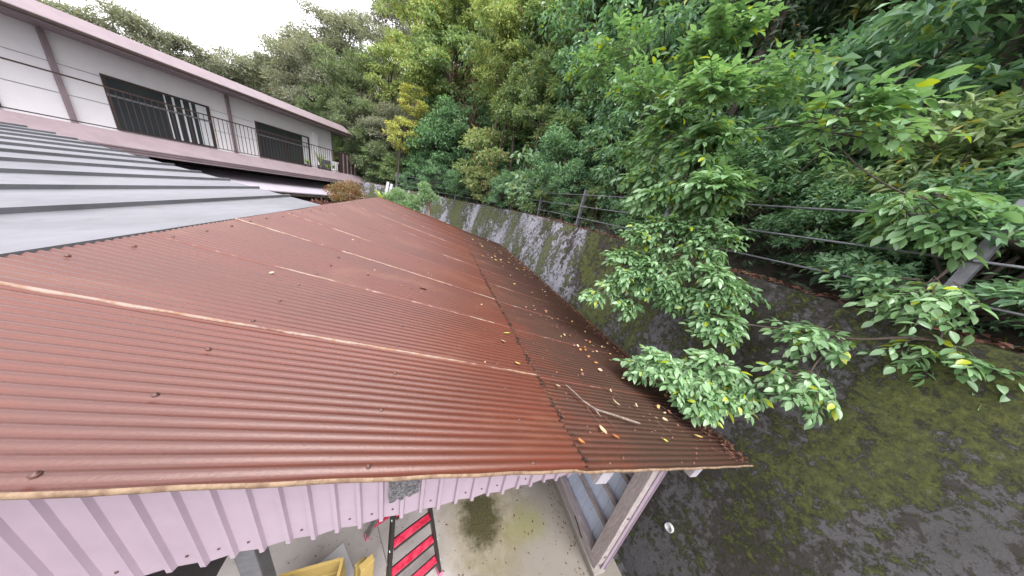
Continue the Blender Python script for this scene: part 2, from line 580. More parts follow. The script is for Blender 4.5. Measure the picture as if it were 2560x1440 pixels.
M['camellia'] = leaf_mat('leaf_camellia', (0.140, 0.263, 0.117), (0.281, 0.452, 0.225), (0.38, 0.44, 0.03), 0.05, 0.30, 0.3, 0.7)
M['maple'] = leaf_mat('leaf_maple', (0.20, 0.17, 0.07), (0.30, 0.20, 0.11), (0.35, 0.10, 0.08), 0.15, 0.5)
M['pod'] = leaf_mat('leaf_podocarpus', (0.16, 0.27, 0.12), (0.34, 0.46, 0.28), None, 0, 0.4)
M['lily'] = leaf_mat('leaf_bright', (0.22, 0.36, 0.05), (0.35, 0.48, 0.08), None, 0, 0.5)
M['dead'] = leaf_mat('leaf_dead', (0.12, 0.055, 0.04), (0.25, 0.12, 0.085), None, 0, 0.8, 0.15)
for nm, c1, c2 in (('f_yellow', (0.40, 0.27, 0.06), (0.50, 0.38, 0.14)), ('f_pale', (0.40, 0.31, 0.18), (0.48, 0.39, 0.27)),
                   ('f_orange', (0.38, 0.14, 0.03), (0.40, 0.19, 0.06)), ('f_brown', (0.18, 0.075, 0.05), (0.28, 0.13, 0.09)),
                   ('f_green', (0.45, 0.50, 0.05), (0.55, 0.55, 0.10))):
    M[nm] = leaf_mat(nm, c1, c2, None, 0, 0.55, 0.1)

# ------------------------------------------------------------------ leaf clouds
def leaf_cloud(name, P, A, N, L, wr, fold=0.18):
    """rhombus leaves with a folded midrib; P base points, A axes, N normals"""
    n = len(P)
    A = nrm(A)
    N = nrm(N - A * np.sum(N * A, 1, keepdims=True))
    B = np.cross(N, A)
    Ls = (L * RNG.uniform(0.65, 1.25, (n, 1)))
    W = Ls * wr * 0.5
    V = np.empty((n, 4, 3), np.float32)
    V[:, 0] = P
    V[:, 1] = P + A * Ls * 0.48 + B * W + N * W * fold * 2
    V[:, 2] = P + A * Ls - N * Ls * 0.12
    V[:, 3] = P + A * Ls * 0.48 - B * W + N * W * fold * 2
    b = (np.arange(n) * 4)[:, None]
    F = np.concatenate([b + np.array([[0, 2, 1]]), b + np.array([[0, 3, 2]])], 1).reshape(-1, 3)
    return np_mesh(name, V.reshape(-1, 3), F)


def crown_points(center, r, K, n, flat=0.75, squash=1.0):
    """clump centres on an uneven crown and leaf points with outward directions"""
    c = np.array(center, float)
    d = nrm(RNG.normal(size=(K, 3)))
    rad = r * RNG.uniform(0.35, 1.0, (K, 1)) ** 0.6
    C = c + d * rad * np.array([1, 1, squash])
    R_ = r * RNG.uniform(0.16, 0.38, K)
    wts = R_ ** 2
    idx = RNG.choice(K, n, p=wts / wts.sum())
    u = nrm(RNG.normal(size=(n, 3)))
    u[:, 2] = np.where(u[:, 2] < -0.35, -u[:, 2], u[:, 2])
    q = RNG.uniform(0, 1, (n, 1)) ** 0.42
    lump = 1 + 0.25 * np.sin(u[:, :1] * 7 + idx[:, None]) * np.cos(u[:, 1:2] * 6 + idx[:, None] * 2)
    P = C[idx] + u * q * R_[idx][:, None] * np.array([1, 1, flat]) * lump
    return C, R_, P, u


# ------------------------------------------------------------------ retaining wall line and hillside
WP = np.array([(3.10, -9), (3.10, 0), (3.10, 5), (3.06, 7.3), (2.86, 9.4), (2.40, 11.4), (1.30, 13.2), (-0.3, 14.5), (-2.1, 15.5), (-4.2, 16.8), (-8, 20.0), (-15, 25.0), (-26, 30), (-45, 34)], float)
WZ = np.array([2.90, 2.90, 2.93, 2.94, 2.90, 2.83, 2.77, 2.74, 2.71, 2.68, 2.65, 2.6, 2.6, 2.6])


def _dense():
    t = np.concatenate([[0], np.cumsum(np.linalg.norm(np.diff(WP, axis=0), axis=1))])
    s = np.arange(0, t[-1], 0.25)
    x = np.interp(s, t, WP[:, 0]); y = np.interp(s, t, WP[:, 1]); z = np.interp(s, t, WZ)
    k = np.ones(9) / 9
    def sm(a):
        return np.convolve(np.pad(a, 4, mode='edge'), k, 'valid')
    x2, y2, z2 = sm(x), sm(y), sm(z)
    x2[:3] = x[:3]; y2[:4] = y[:4]
    return s, x2, y2, z2

PS, PX_, PY_, PZ_ = _dense()
_tx, _ty = np.gradient(PX_), np.gradient(PY_)
_tl = np.hypot(_tx, _ty)
PNX, PNY = _ty / _tl, -_tx / _tl      # pointing into the hill


def hill_z(d, base):
    d = np.asarray(d, float)
    return base - 0.06 + 0.62 * np.clip(d - 0.55, 0, 11.5) + 0.30 * np.clip(d - 12, 0, 60)


def hill_at(x, y):
    d2 = (PX_ - x) ** 2 + (PY_ - y) ** 2
    i = int(np.argmin(d2))
    d = (x - PX_[i]) * PNX[i] + (y - PY_[i]) * PNY[i]
    return float(hill_z(d, PZ_[i])), d, i


def build_hill():
    ds = np.concatenate([[0.22], np.arange(0.6, 6, 0.45), np.arange(6, 16, 1.0), np.arange(16, 60, 4)])
    ii = np.arange(0, len(PS), 2)
    nx, nd = len(ii), len(ds)
    V = np.zeros((nx, nd, 3))
    for a, i in enumerate(ii):
        V[a, :, 0] = PX_[i] + PNX[i] * ds
        V[a, :, 1] = PY_[i] + PNY[i] * ds
        V[a, :, 2] = hill_z(ds, PZ_[i]) + 0.12 * np.sin(ds * 2.1 + PS[i] * 1.3) * np.minimum(1, ds / 2) - (ds < 0.3) * 0.0
    F = []
    for a in range(nx - 1):
        for b in range(nd - 1):
            F.append((a * nd + b, a * nd + b + 1, (a + 1) * nd + b + 1, (a + 1) * nd + b))
    o = link('hillside', np_mesh('hillside', V.reshape(-1, 3), F, True), M['soil'])
    tag(o, 'steep dark wooded hillside rising behind the retaining wall', 'hillside', kind='structure')

build_hill()

g = MB().add([(-400, -400, -0.35), (400, -400, -0.35), (400, 400, -0.35), (-400, 400, -0.35)], [(0, 1, 2, 3)]).build('ground', M['ground'])
tag(g, 'bare soil of the garden around the shed', 'ground', kind='structure')
fl = MB().box(-9, 1.98, -4, 8.6, -0.3, 0.0).build('concrete_floor', M['floor'])
tag(fl, 'stained pale concrete floor slab under the shed', 'floor', kind='structure')
ch = MB().box(1.98, 2.32, -4, 14, -0.34, -0.22).build('drain_channel', M['wall'])
tag(ch, 'dark drain channel at the foot of the mossy wall', 'drain', kind='structure')

# --- retaining wall, cast in bays
BAT = 0.29
wall = empty('retaining_wall', (2.3, 3, 0))
tag(wall, 'battered concrete retaining wall with moss behind the rusty roof', 'wall')


def wall_bay(i0, i1):
    zs = np.concatenate([np.linspace(-0.34, 0, 2), np.linspace(0.15, 1, 14)[1:]])
    rows = []
    idx = np.arange(i0, i1 + 1)
    for a, i in enumerate(idx):
        top = PZ_[i]
        col = []
        sh = 0.0
        if a == 0: sh = 0.009
        if a == len(idx) - 1: sh = -0.009
        tx, ty = -PNY[i] * sh, PNX[i] * sh
        for t in np.linspace(0, 1, 16):
            z = -0.34 + (top + 0.34) * t
            off = -BAT * (top - z) + 0.012 * math.sin(PS[i] * 2.3 + z * 3.1) * math.sin(z * 2.2)
            col.append((PX_[i] + PNX[i] * off + tx, PY_[i] + PNY[i] * off + ty, z))
        col.append((PX_[i] + PNX[i] * 0.03 + tx, PY_[i] + PNY[i] * 0.03 + ty, top + 0.012))
        col.append((PX_[i] + PNX[i] * 0.27 + tx, PY_[i] + PNY[i] * 0.27 + ty, top + 0.01))
        col.append((PX_[i] + PNX[i] * 0.27 + tx, PY_[i] + PNY[i] * 0.27 + ty, top - 0.5))
        rows.append(col)
    n = len(rows[0])
    V = np.array(rows).reshape(-1, 3)
    F = []
    for a in range(len(rows) - 1):
        for b in range(n - 1):
            F.append((a * n + b, (a + 1) * n + b, (a + 1) * n + b + 1, a * n + b + 1))
    return link('wall_bay', np_mesh('wall_bay', V, F, True), M['wall'], wall)


def idx_near(x, y):
    return int(np.argmin((PX_ - x) ** 2 + (PY_ - y) ** 2))

JOINTS = [0, idx_near(3.1, -4.0), idx_near(3.06, 7.3), idx_near(2.4, 11.4), idx_near(-0.3, 14.5), idx_near(-4.2, 16.8), idx_near(-12, 23), idx_near(-24, 29)]
for a, b in zip(JOINTS[:-1], JOINTS[1:]):
    wall_bay(a, b)
bk = []
for i in range(0, JOINTS[-1], 1):
    bk += [(PX_[i] - PNX[i] * 0.0 + PNX[i] * 0.02 - 0 + PNX[i] * (-BAT * (PZ_[i] + 0.34)) + PNX[i] * 0.03, PY_[i] + PNY[i] * (-BAT * (PZ_[i] + 0.34) + 0.05), -0.34),
           (PX_[i] + PNX[i] * 0.06, PY_[i] + PNY[i] * 0.06, PZ_[i] - 0.02)]
nb = len(bk) // 2
link('wall_core', np_mesh('wall_core', bk, [(2 * i, 2 * i + 2, 2 * i + 3, 2 * i + 1) for i in range(nb - 1)]), M['soil'], wall)
# weep pipe and further weep pipes
for (yy, zz) in ((0.66, 0.52), (3.9, 0.55)):
    fx = 3.10 - BAT * (2.9 - zz)
    mb = MB()
    ring = []
    c = np.array((fx - 0.025, yy, zz)); ax = nrm((-1, 0, 0.29))
    e1 = np.array((0, 1.0, 0)); e2 = np.cross(ax, e1)
    n = 16
    prof = [(0.036, 0.06), (0.038, -0.012), (0.034, -0.02), (0.030, -0.020), (0.028, -0.010), (0.014, -0.012), (0.012, -0.004), (0.0, -0.003)]
    vv, ff = [], []
    for r_, h_ in prof:
        for k in range(n):
            th = 2 * math.pi * k / n
            vv.append(c - ax * h_ + (e1 * math.cos(th) + e2 * math.sin(th)) * r_)
    for j in range(len(prof) - 1):
        for k in range(n):
            ff.append((j * n + k, j * n + (k + 1) % n, (j + 1) * n + (k + 1) % n, (j + 1) * n + k))
    mb.add(vv, ff).build('weep_pipe', M['pvc'], wall, True)

# --- fence on the wall
fence = empty('fence', (3.2, 5, 2.95))
tag(fence, 'galvanised post and rail fence along the top of the retaining wall', 'fence')
i_f0 = idx_near(3.1, -8.6)
post_i = [idx_near(3.1, y) for y in (-4.0, -1.75, 0.5, 2.74, 4.98)] + [idx_near(3.06, 7.22), idx_near(2.86, 9.4), idx_near(2.42, 11.35), idx_near(1.05, 13.45), idx_near(-0.6, 14.65), idx_near(-2.1, 15.5)]
for i in post_i:
    p = np.array((PX_[i] + PNX[i] * 0.14, PY_[i] + PNY[i] * 0.14, PZ_[i]))
    t = (-PNY[i], PNX[i], 0)
    # H-section post
    mb = MB()
    nrm_ = np.array((PNX[i], PNY[i], 0))
    mb.bar(p - nrm_ * 0.026 + np.array((0, 0, -0.05)), p - nrm_ * 0.026 + np.array((0, 0, 0.84)), t, 0.055, 0.006)
    mb.bar(p + nrm_ * 0.026 + np.array((0, 0, -0.05)), p + nrm_ * 0.026 + np.array((0, 0, 0.84)), t, 0.055, 0.006)
    mb.bar(p + np.array((0, 0, -0.05)), p + np.array((0, 0, 0.838)), t, 0.006, 0.046)
    mb.build('post', M['galv'], fence)
for h in (0.22, 0.47, 0.72):
    for a, b in zip(post_i[:-1], post_i[1:]):
        sg = list(range(a, b + 1, 2))
        if sg[-1] != b: sg.append(b)
        pts = [(PX_[i] + PNX[i] * 0.09, PY_[i] + PNY[i] * 0.09, PZ_[i] + h) for i in sg]
        MB().tube(pts, 0.0085, 8).build('rail', M['galv'], fence, True)

# --- leaf litter on the coping (uncountable)
n = 5200
ii = RNG.integers(JOINTS[1], JOINTS[6], n)
dd = RNG.uniform(0.03, 0.5, n)
P = np.stack([PX_[ii] + PNX[ii] * dd, PY_[ii] + PNY[ii] * dd + RNG.uniform(-.12, .12, n), PZ_[ii] + 0.014 + RNG.uniform(0, 0.02, n)], 1)
o = link('leaf_litter', leaf_cloud('leaf_litter', P, RNG.normal(size=(n, 3)) * (1, 1, .15), np.array((0, 0, 1.0)) + RNG.normal(size=(n, 3)) * .35, 0.07, 0.45), M['dead'])
tag(o, 'brown leaf litter on the coping under the fence', 'leaf litter', kind='stuff')

# ------------------------------------------------------------------ the shed: rusty roof, pink gable, timber side wall
shed = empty('shed', (0.2, 0.7, 0))
tag(shed, 'open shed with rusty corrugated roof, pink gable and timber side wall', 'shed')
PITCH = 0.605 / 18
AMP = 0.0033
X_R, X_E, X_S = -1.38, 2.38, 0.70


def zr(x):
    return 2.30 - 0.254 * x


def y_end(x):
    return 7.34 + 0.255 * (x + 1.38)


def sheet_mesh(x0, x1, y0, y1, dz, last=False, nx=14, lift=0.0, edge=0.0):
    xs = np.linspace(x0, x1, nx)
    ny = max(3, int(round((y1 - y0) / PITCH * 8)) + 1)
    ys = np.linspace(0, 1, ny)
    X = np.repeat(xs, ny)
    T = np.tile(ys, nx)
    yb = (y_end(X) if last else np.full_like(X, y1))
    Y = y0 + (yb - y0) * T
    if not last:
        Y = Y + np.where(T == 0, 0.0015 * np.sin(X * 19 + y0 * 5), 0)
    Z = zr(X) + AMP * np.cos(2 * math.pi * (Y - 0.5) / PITCH) + dz
    Z = Z + 0.004 * np.sin(X * 2.3 + Y * 1.1) + 0.003 * np.sin(Y * 3.7 + X * 0.7) + 0.0022 * np.sin(X * 5.1 + Y * 4.3 + y0 * 7) * np.sin(Y * 6.1 - X * 2.2)
    F = []
    for a in range(nx - 1):
        for b in range(ny - 1):
            F.append((a * ny + b, (a + 1) * ny + b, (a + 1) * ny + b + 1, a * ny + b + 1))
    return np_mesh('roof_sheet', np.stack([X, Y, Z], 1), F, True)


def lap_mesh(x0, x1, y0, dz):
    xs = np.linspace(x0, x1, 40)
    prof = [-0.0065, -0.0054, -0.0026, 0.0, 0.002, 0.004, 0.0075]
    V = []
    for x in xs:
        j = 0.0016 * math.sin(x * 31 + y0 * 9) + 0.0012 * math.sin(x * 77)
        for k, q in enumerate(prof):
            y = y0 + q + (j if k < 3 else 0)
            z = zr(x) + AMP * math.cos(2 * math.pi * (y - 0.5) / PITCH) + dz + 0.004 * math.sin(x * 2.3 + y * 1.1) + 0.003 * math.sin(y * 3.7 + x * 0.7)
            z += 0.0026 if 0 < k < 6 else (0.0006 if k == 6 else -0.002)
            V.append((x, y, z))
    n = len(prof)
    F = [(a * n + b, (a + 1) * n + b, (a + 1) * n + b + 1, a * n + b + 1) for a in range(len(xs) - 1) for b in range(n - 1)]
    return np_mesh('lap_edge', V, F, True)


def nail_mesh():
    prof = [(0.0078, 0.0), (0.0075, 0.002), (0.0055, 0.0045), (0.003, 0.0055), (0.0028, 0.0065), (0.0, 0.007)]
    n = 8
    vv, ff = [], []
    for r_, h_ in prof:
        for k in range(n):
            vv.append((r_ * math.cos(2 * math.pi * k / n), r_ * math.sin(2 * math.pi * k / n), h_))
    for j in range(len(prof) - 1):
        for k in range(n):
            ff.append((j * n + k, j * n + (k + 1) % n, (j + 1) * n + (k + 1) % n, (j + 1) * n + k))
    return MB().add(vv, ff).mesh('nail', True)

NAIL = nail_mesh()
NAIL.materials.append(M['nail'])


def add_child(name, me, parent_part, loc, rot=(0, 0, 0)):
    o = bpy.data.objects.new(name, me)
    COL.objects.link(o)
    o.parent = parent_part
    o.location = Vector(loc)
    o.rotation_euler = rot
    return o

ROWS_U = (-1.31, -0.69, -0.12, 0.45)
ROWS_L = (0.90, 1.50, 2.22)
for k in range(12):
    y0 = 0.5 + 0.605 * k
    last = k == 11
    y1 = y0 + 0.605 + PITCH * 1.25
    for row, (xa, xb, dz, rows) in enumerate(((X_R, X_S + 0.03, 0.0012, ROWS_U), (X_S - 0.08, X_E, -0.0105, ROWS_L))):
        xa2 = xa + (RNG.uniform(-0.012, 0.012) if row else 0)
        xb2 = xb + RNG.uniform(-0.014, 0.014)
        dzk = dz + 0.0012 * (k % 2)
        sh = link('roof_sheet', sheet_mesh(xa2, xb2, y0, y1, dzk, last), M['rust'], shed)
        if row == 1 and k < 4:
            sh['label'] = 'dirt and painted shade darkened rusty lower sheet by the wall'
        if k > 0:
            lp = bpy.data.objects.new('lap_edge', lap_mesh(xa2, xb2 - 0.002, y0, dzk + 0.001))
            lp.data.materials.append(M['lap_bright'] if k in (1, 3) and row == 0 else M['lap'])
            COL.objects.link(lp)
            lp.parent = sh
        for xr in rows:
            for q in range(3):
                yn = y0 + PITCH * (q * 6 + 1 + (0 if row else 0))
                if last and yn > y_end(xr) - 0.03: continue
                xj = xr + RNG.uniform(-0.015, 0.015)
                add_child('nail', NAIL, sh, (xj, yn, zr(xj) + AMP + dzk + 0.004 * math.sin(xj * 2.3 + yn * 1.1) + 0.003 * math.sin(yn * 3.7 + xj * 0.7) - 0.0005), (RNG.uniform(-.1, .1), 0.249, 0))
# rolled rusty-cream gable edge
xs = np.linspace(X_R, X_E, 60)
prof = [(0.002, 0.0048), (-0.0015, 0.004), (-0.0035, 0.001), (-0.0045, -0.003), (-0.004, -0.007), (0.0, -0.0085)]
V = []
for x in xs:
    for (dy, dz) in prof:
        V.append((x, 0.5 + dy + 0.0015 * math.sin(x * 23), zr(x) + dz + 0.004 * math.sin(x * 2.3 + 0.55) + 0.003 * math.sin(1.85 + x * 0.7) + (0.0016 if x < X_S else -0.009)))
n = len(prof)
link('gable_edge', np_mesh('gable_edge', V, [(a * n + b, (a + 1) * n + b, (a + 1) * n + b + 1, a * n + b + 1) for a in range(len(xs) - 1) for b in range(n - 1)], True), M['barge'], shed)
# purlins with white painted ends, rafter behind the gable
for xp in (-1.30, -0.68, -0.10, 0.46, 0.93, 1.79):
    zc = zr(xp) - 0.100
    y0p = 0.545 if xp > 0.8 else 0.60
    MB().bar((xp, y0p, zc), (xp, y_end(xp) - 0.15, zc), (1, 0, -0.254), 0.085, 0.14).build('purlin', M['wood_y'], shed, bevel=0.004)
    MB().bar((xp, y0p - 0.006, zc), (xp, y0p - 0.0005, zc), (1, 0, -0.254), 0.083, 0.138).build('purlin_end', M['white_end'], shed)
# pink ribbed gable sheets
GZ, GY = 1.76, 0.68


def pink_sheet(x0, x1):
    ribs = 0.080
    prof = []
    x = x0
    while x < x1 - 1e-6:
        for (dx, dy) in ((0, 0), (0.056, 0), (0.060, 0.014), (0.0735, 0.014), (0.0775, 0)):
            if x + dx <= x1 + 1e-6:
                prof.append((x + dx, GY - dy))
        x += ribs
    V, F = [], []
    for j, (xx, yy) in enumerate(prof):
        jag = 0.006 * math.sin(xx * 40) + 0.004 * math.sin(xx * 97)
        V += [(xx, yy, GZ + jag), (xx, yy, zr(xx) - 0.03)]
    for j in range(len(prof) - 1):
        F.append((2 * j, 2 * j + 2, 2 * j + 3, 2 * j + 1))
    return np_mesh('gable_sheet', V, F)

xg = -1.38
sheets = []
while xg < 1.70:
    x1 = min(xg + 0.080 * 6, 1.74)
    s = link('gable_sheet', pink_sheet(xg, x1), M['pink'], shed)
    s.modifiers.new('solid', 'SOLIDIFY').thickness = 0.0012
    for j in range(6):
        xs_ = xg + 0.080 * j + 0.03
        if xs_ < x1 and j % 2 == 0 or j == 3:
            for zz in (GZ + 0.055,):
                nl = add_child('screw', NAIL, s, (xs_, GY - 0.001, zz), (math.pi / 2, 0, 0))
                nl.scale = (0.6, 0.6, 0.6)
    xg = x1 - 0.0025
# tape patch
V, F = [], []
nxp, nzp = 12, 8
for a in range(nxp):
    for b in range(nzp):
        x = -0.09 + 0.115 * a / (nxp - 1)
        top, bot = 2.06, 1.895 + 0.03 * (a / (nxp - 1)) + 0.006 * math.sin(a * 2.3)
        z = bot + (top - bot) * b / (nzp - 1)
        V.append((x + 0.004 * math.sin(b * 1.9), GY - 0.019 - 0.004 * math.sin(a * 1.7 + b * 2.1), z))
for a in range(nxp - 1):
    for b in range(nzp - 1):
        F.append((a * nzp + b, (a + 1) * nzp + b, (a + 1) * nzp + b + 1, a * nzp + b + 1))
tp = link('tape_patch', np_mesh('tape_patch', V, F, True), M['tape'], shed)
tp['label'] = 'crumpled silver tape patch stuck on the pink gable'
# tie beam behind the gable sheets and steel post
MB().box(-1.3, 1.30, 0.70, 0.79, 1.80, 1.89).build('tie_beam', M['wood_x'], shed, bevel=0.004)
# timber side wall along the right
SX = 1.735
MB().box(SX - 0.075, SX + 0.055, 0.665, 7.9, -0.002, 0.075).build('concrete_kerb', M['beige'], shed, bevel=0.008)
MB().box(SX - 0.055, SX + 0.045, 0.70, 7.88, 0.0765, 0.165).build('sill', M['wood_y'], shed, bevel=0.005)
MB().box(SX - 0.055, SX + 0.045, 0.695, 0.80, 0.166, zr(SX) - 0.135).build('corner_post', M['wood_z'], shed, bevel=0.005)
for ys_ in (1.72, 2.66, 3.6, 4.54, 5.48, 6.42, 7.36):
    MB().box(SX - 0.040, SX + 0.040, ys_, ys_ + 0.07, 0.166, zr(SX) - 0.135).build('stud', M['wood_z'], shed, bevel=0.004)
for zg in (0.47, 0.78, 1.10, 1.36):
    MB().box(SX + 0.004, SX + 0.043, 0.802, 7.88, zg, zg + 0.045).build('girt', M['wood_y'], shed, bevel=0.003)
MB().bar((SX + 0.00, 0.82, 1.30), (SX + 0.00, 1.70, 0.22), (1, 0, 0), 0.03, 0.075).build('brace', M['wood_y'], shed)
MB().box(SX - 0.05, SX + 0.05, 0.70, 7.9, zr(SX) - 0.134, zr(SX) - 0.055).build('wall_plate', M['wood_y'], shed, bevel=0.004)
# blue ribbed sheets outside the studs
yb = 0.72
while yb < 7.8:
    w_ = 0.30
    V = []
    pr = []
    y = yb
    while y < yb + w_ - 1e-6:
        pr += [(SX + 0.047, y), (SX + 0.047, y + 0.088), (SX + 0.055, y + 0.091), (SX + 0.055, y + 0.097)]
        y += 0.10
    pr.append((SX + 0.047, min(yb + w_, y)))
    for (xx, yy) in pr:
        V += [(xx, yy, 0.06), (xx, yy, zr(SX) - 0.05)]
    o = link('blue_sheet', np_mesh('blue_sheet', V, [(2 * j, 2 * j + 1, 2 * j + 3, 2 * j + 2) for j in range(len(pr) - 1)]), M['blue'], shed)
    yb += w_ + 0.002
# pink corner flashing on the post
fb = MB()
fb.box(SX + 0.060, SX + 0.066, 0.675, 0.80, 0.02, zr(SX) - 0.06)
fb.box(SX + 0.012, SX + 0.059, 0.686, 0.692, 0.02, zr(SX) - 0.06)
fb.build('corner_flashing', M['pink'], shed)
for zb in (0.16, 0.30, 0.9):
    MB().bar((SX - 0.02, 0.688, zb), (SX - 0.02, 0.694, zb), (1, 0, 0), 0.018, 0.02).build('bolt_plate', M['galv'], shed)
MB().bar((SX - 0.058, 0.92, 0.10), (SX - 0.058, 1.08, 0.15), (0, 0, 1), 0.012, 0.006).build('iron_dog', M['black'], shed)
# back and left walls
MB().box(-1.45, 1.70, 7.2, 7.28, 0, 1.75).build('back_wall', M['beige'], shed)
MB().box(-1.47, -1.40, 0.95, 7.2, 0, 2.55).build('left_wall', M['dark'], shed)
MB().bar((-0.70, 0.86, 0.0), (-0.70, 0.86, 1.80), (1, 0, 0), 0.075, 0.075).build('steel_post', M['galv'], shed, bevel=0.006)
MB().box(-0.79, -0.61, 0.77, 0.95, 0.0, 0.012).build('post_plate', M['galv'], shed)
for xr in (-1.0, 0.6):
    for yr in (2.4, 4.4, 6.2):
        MB().bar((X_R + 0.05, yr, zr(X_R) - 0.19), (1.70, yr, zr(1.70) - 0.19), (0, 1, 0), 0.06, 0.10).build('rafter', M['wood_x'], shed) if xr < 0 else None

# moss and crumbs caught along the lap between the two rows of sheets, and eave litter
n = 1500
yy = RNG.uniform(0.55, 5.0, n)
dens = np.sin(yy * 7.0) * 0.5 + np.sin(yy * 17.3) * 0.5 + RNG.normal(size=n) * 0.5
yy = yy[dens > 0.05]
n = len(yy)
xx = X_S + 0.035 + np.abs(RNG.normal(size=n)) * 0.014
P = np.stack([xx, yy, zr(xx) + RNG.uniform(-0.006, 0.004, n)], 1)
o = link('seam_litter', leaf_cloud('seam_litter', P, RNG.normal(size=(n, 3)) * (1, 1, .3), np.array((0, 0, 1.0)) + RNG.normal(size=(n, 3)) * .6, 0.014, 0.6), M['litter'])
tag(o, 'brown crumbs and moss caught along the roof sheet lap', 'debris', kind='stuff')
n = 5200
kk = RNG.integers(0, 130, n)
amt = np.clip(0.55 + 0.5 * np.sin(kk * 0.9) + 0.3 * np.sin(kk * 2.7), 0.1, 1) * (1 - kk / 190)
ok = RNG.uniform(0, 1, n) < amt
kk = kk[ok]; n = len(kk)
yy = 0.5 + PITCH * (kk + 0.5) + RNG.normal(size=n) * 0.0042
xx = X_S + 0.032 + RNG.normal(size=n) * 0.010 + 0.012 * np.sin(kk * 1.7)
P = np.stack([xx, yy, zr(xx) - 0.004 + RNG.uniform(-0.002, 0.007, n)], 1)
o = link('seam_moss', leaf_cloud('seam_moss', P, RNG.normal(size=(n, 3)), RNG.normal(size=(n, 3)) + np.array((0, 0, 1.0)), 0.011, 0.6), M['soil'])
tag(o, 'black moss tufts in the valleys along the roof sheet lap', 'moss', kind='stuff')
n = 2600
yy = RNG.uniform(0.52, 8.0, n)
xx = X_E - np.abs(RNG.normal(size=n)) * (0.05 + 0.05 * np.sin(yy * 2.2) ** 2)
P = np.stack([xx, yy, zr(xx) + RNG.uniform(-0.004, 0.014, n)], 1)
o = link('eave_litter', leaf_cloud('eave_litter', P, RNG.normal(size=(n, 3)) * (1, 1, .3), np.array((0, 0, 1.0)) + RNG.normal(size=(n, 3)) * .6, 0.034, 0.5), M['litter'])
tag(o, 'dead leaf litter heaped along the eave beside the wall', 'leaf litter', kind='stuff')
n = 900
xx = RNG.triangular(0.5, 2.2, 2.38, n)
yy = RNG.uniform(0.52, 7.5, n)
P = np.stack([xx, yy, zr(xx) + 0.004 + 0 * xx], 1)
o = link('roof_crumbs', leaf_cloud('roof_crumbs', P, RNG.normal(size=(n, 3)) * (1, 1, .1), np.array((0, 0, 1.0)) + RNG.normal(size=(n, 3)) * .3, 0.014, 0.5), M['f_brown'])
tag(o, 'tiny leaf crumbs scattered over the lower roof sheets', 'debris', kind='stuff')

# ------------------------------------------------------------------ annex with flat grey roof, left of the shed
annex = empty('annex', (-4, 3, 0))
tag(annex, 'low annex with flat pale grey metal roof beside the rusty roof', 'annex')
edge = [(-1.385, -3.0), (-1.385, 3.84), (-6.2, 6.65), (-11.0, 6.65), (-11.0, -3.0)]
# seamed roof trays running away from the ridge
nt_ = 20
for k in range(nt_):
    xa = -1.385 - 0.45 * k
    xb = xa - 0.447
    def far(x):
        return 3.84 + (-1.385 - x) * 0.584 if x > -6.2 else 6.65
    zA, zB = 2.655 + 0.012 * k, 2.655 + 0.012 * (k + 0.99)
    mb = MB()
    mb.add([(xa, -3, zA), (xa, far(xa), zA), (xb, far(xb), zB), (xb, -3, zB), (xa, -3, zA - 0.03), (xa, far(xa), zA - 0.03), (xb, far(xb), zB - 0.03), (xb, -3, zB - 0.03)],
           [(0, 1, 2, 3), (7, 6, 5, 4), (1, 5, 6, 2), (0, 4, 5, 1), (2, 6, 7, 3), (3, 7, 4, 0)])
    mb.build('roof_tray', M['grey_roof'], annex)
    if k:
        MB().box(xa - 0.008, xa + 0.011, -3, far(xa) - 0.01, zA - 0.01, zA + 0.028).build('standing_seam', M['grey_roof'], annex)
MB().add([(-1.48, -3, 0), (-1.48, 3.7, 0), (-6.2, 6.45, 0), (-10.8, 6.45, 0), (-10.8, -3, 0), (-1.48, -3, 2.62), (-1.48, 3.7, 2.62), (-6.2, 6.45, 2.62), (-10.8, 6.45, 2.62), (-10.8, -3, 2.62)],
         [(0, 1, 6, 5), (1, 2, 7, 6), (2, 3, 8, 7), (3, 4, 9, 8), (4, 0, 5, 9)]).build('wall', M['beige'], annex)

# ------------------------------------------------------------------ neighbour's white house with balcony
house = empty('house', (-6.5, 15, 0))
tag(house, 'white two storey house with mauve fascia and plant filled balcony', 'house')
HO = np.array((-5.9, 14.2)); HU = np.array((0.462, 0.887)); HN = np.array((0.887, -0.462))


def hp(s, d, z):
    q = HO + HU * s - HN * d
    return (q[0], q[1], z)


def hbox(mb, s0, s1, d0, d1, z0, z1):
    return mb.add([hp(s0, d0, z0), hp(s1, d0, z0), hp(s1, d1, z0), hp(s0, d1, z0), hp(s0, d0, z1), hp(s1, d0, z1), hp(s1, d1, z1), hp(s0, d1, z1)],
                  [(3, 2, 1, 0), (4, 5, 6, 7), (0, 1, 5, 4), (1, 2, 6, 5), (2, 3, 7, 6), (3, 0, 4, 7)])


def hpart(name, mat, *a, bevel=0.0, parent=house):
    return hbox(MB(), *a).build(name, mat, parent, bevel=bevel)

S0 = -11.0
hpart('upper_wall', M['white'], S0, 2.74, 1.0, 6.0, 2.9, 4.86)
hpart('lower_wall', M['dark'], S0, 2.6, 1.1, 6.0, -0.3, 2.36)
hpart('balcony_floor', M['trim'], S0, 3.35, -0.05, 1.0, 2.70, 2.89)
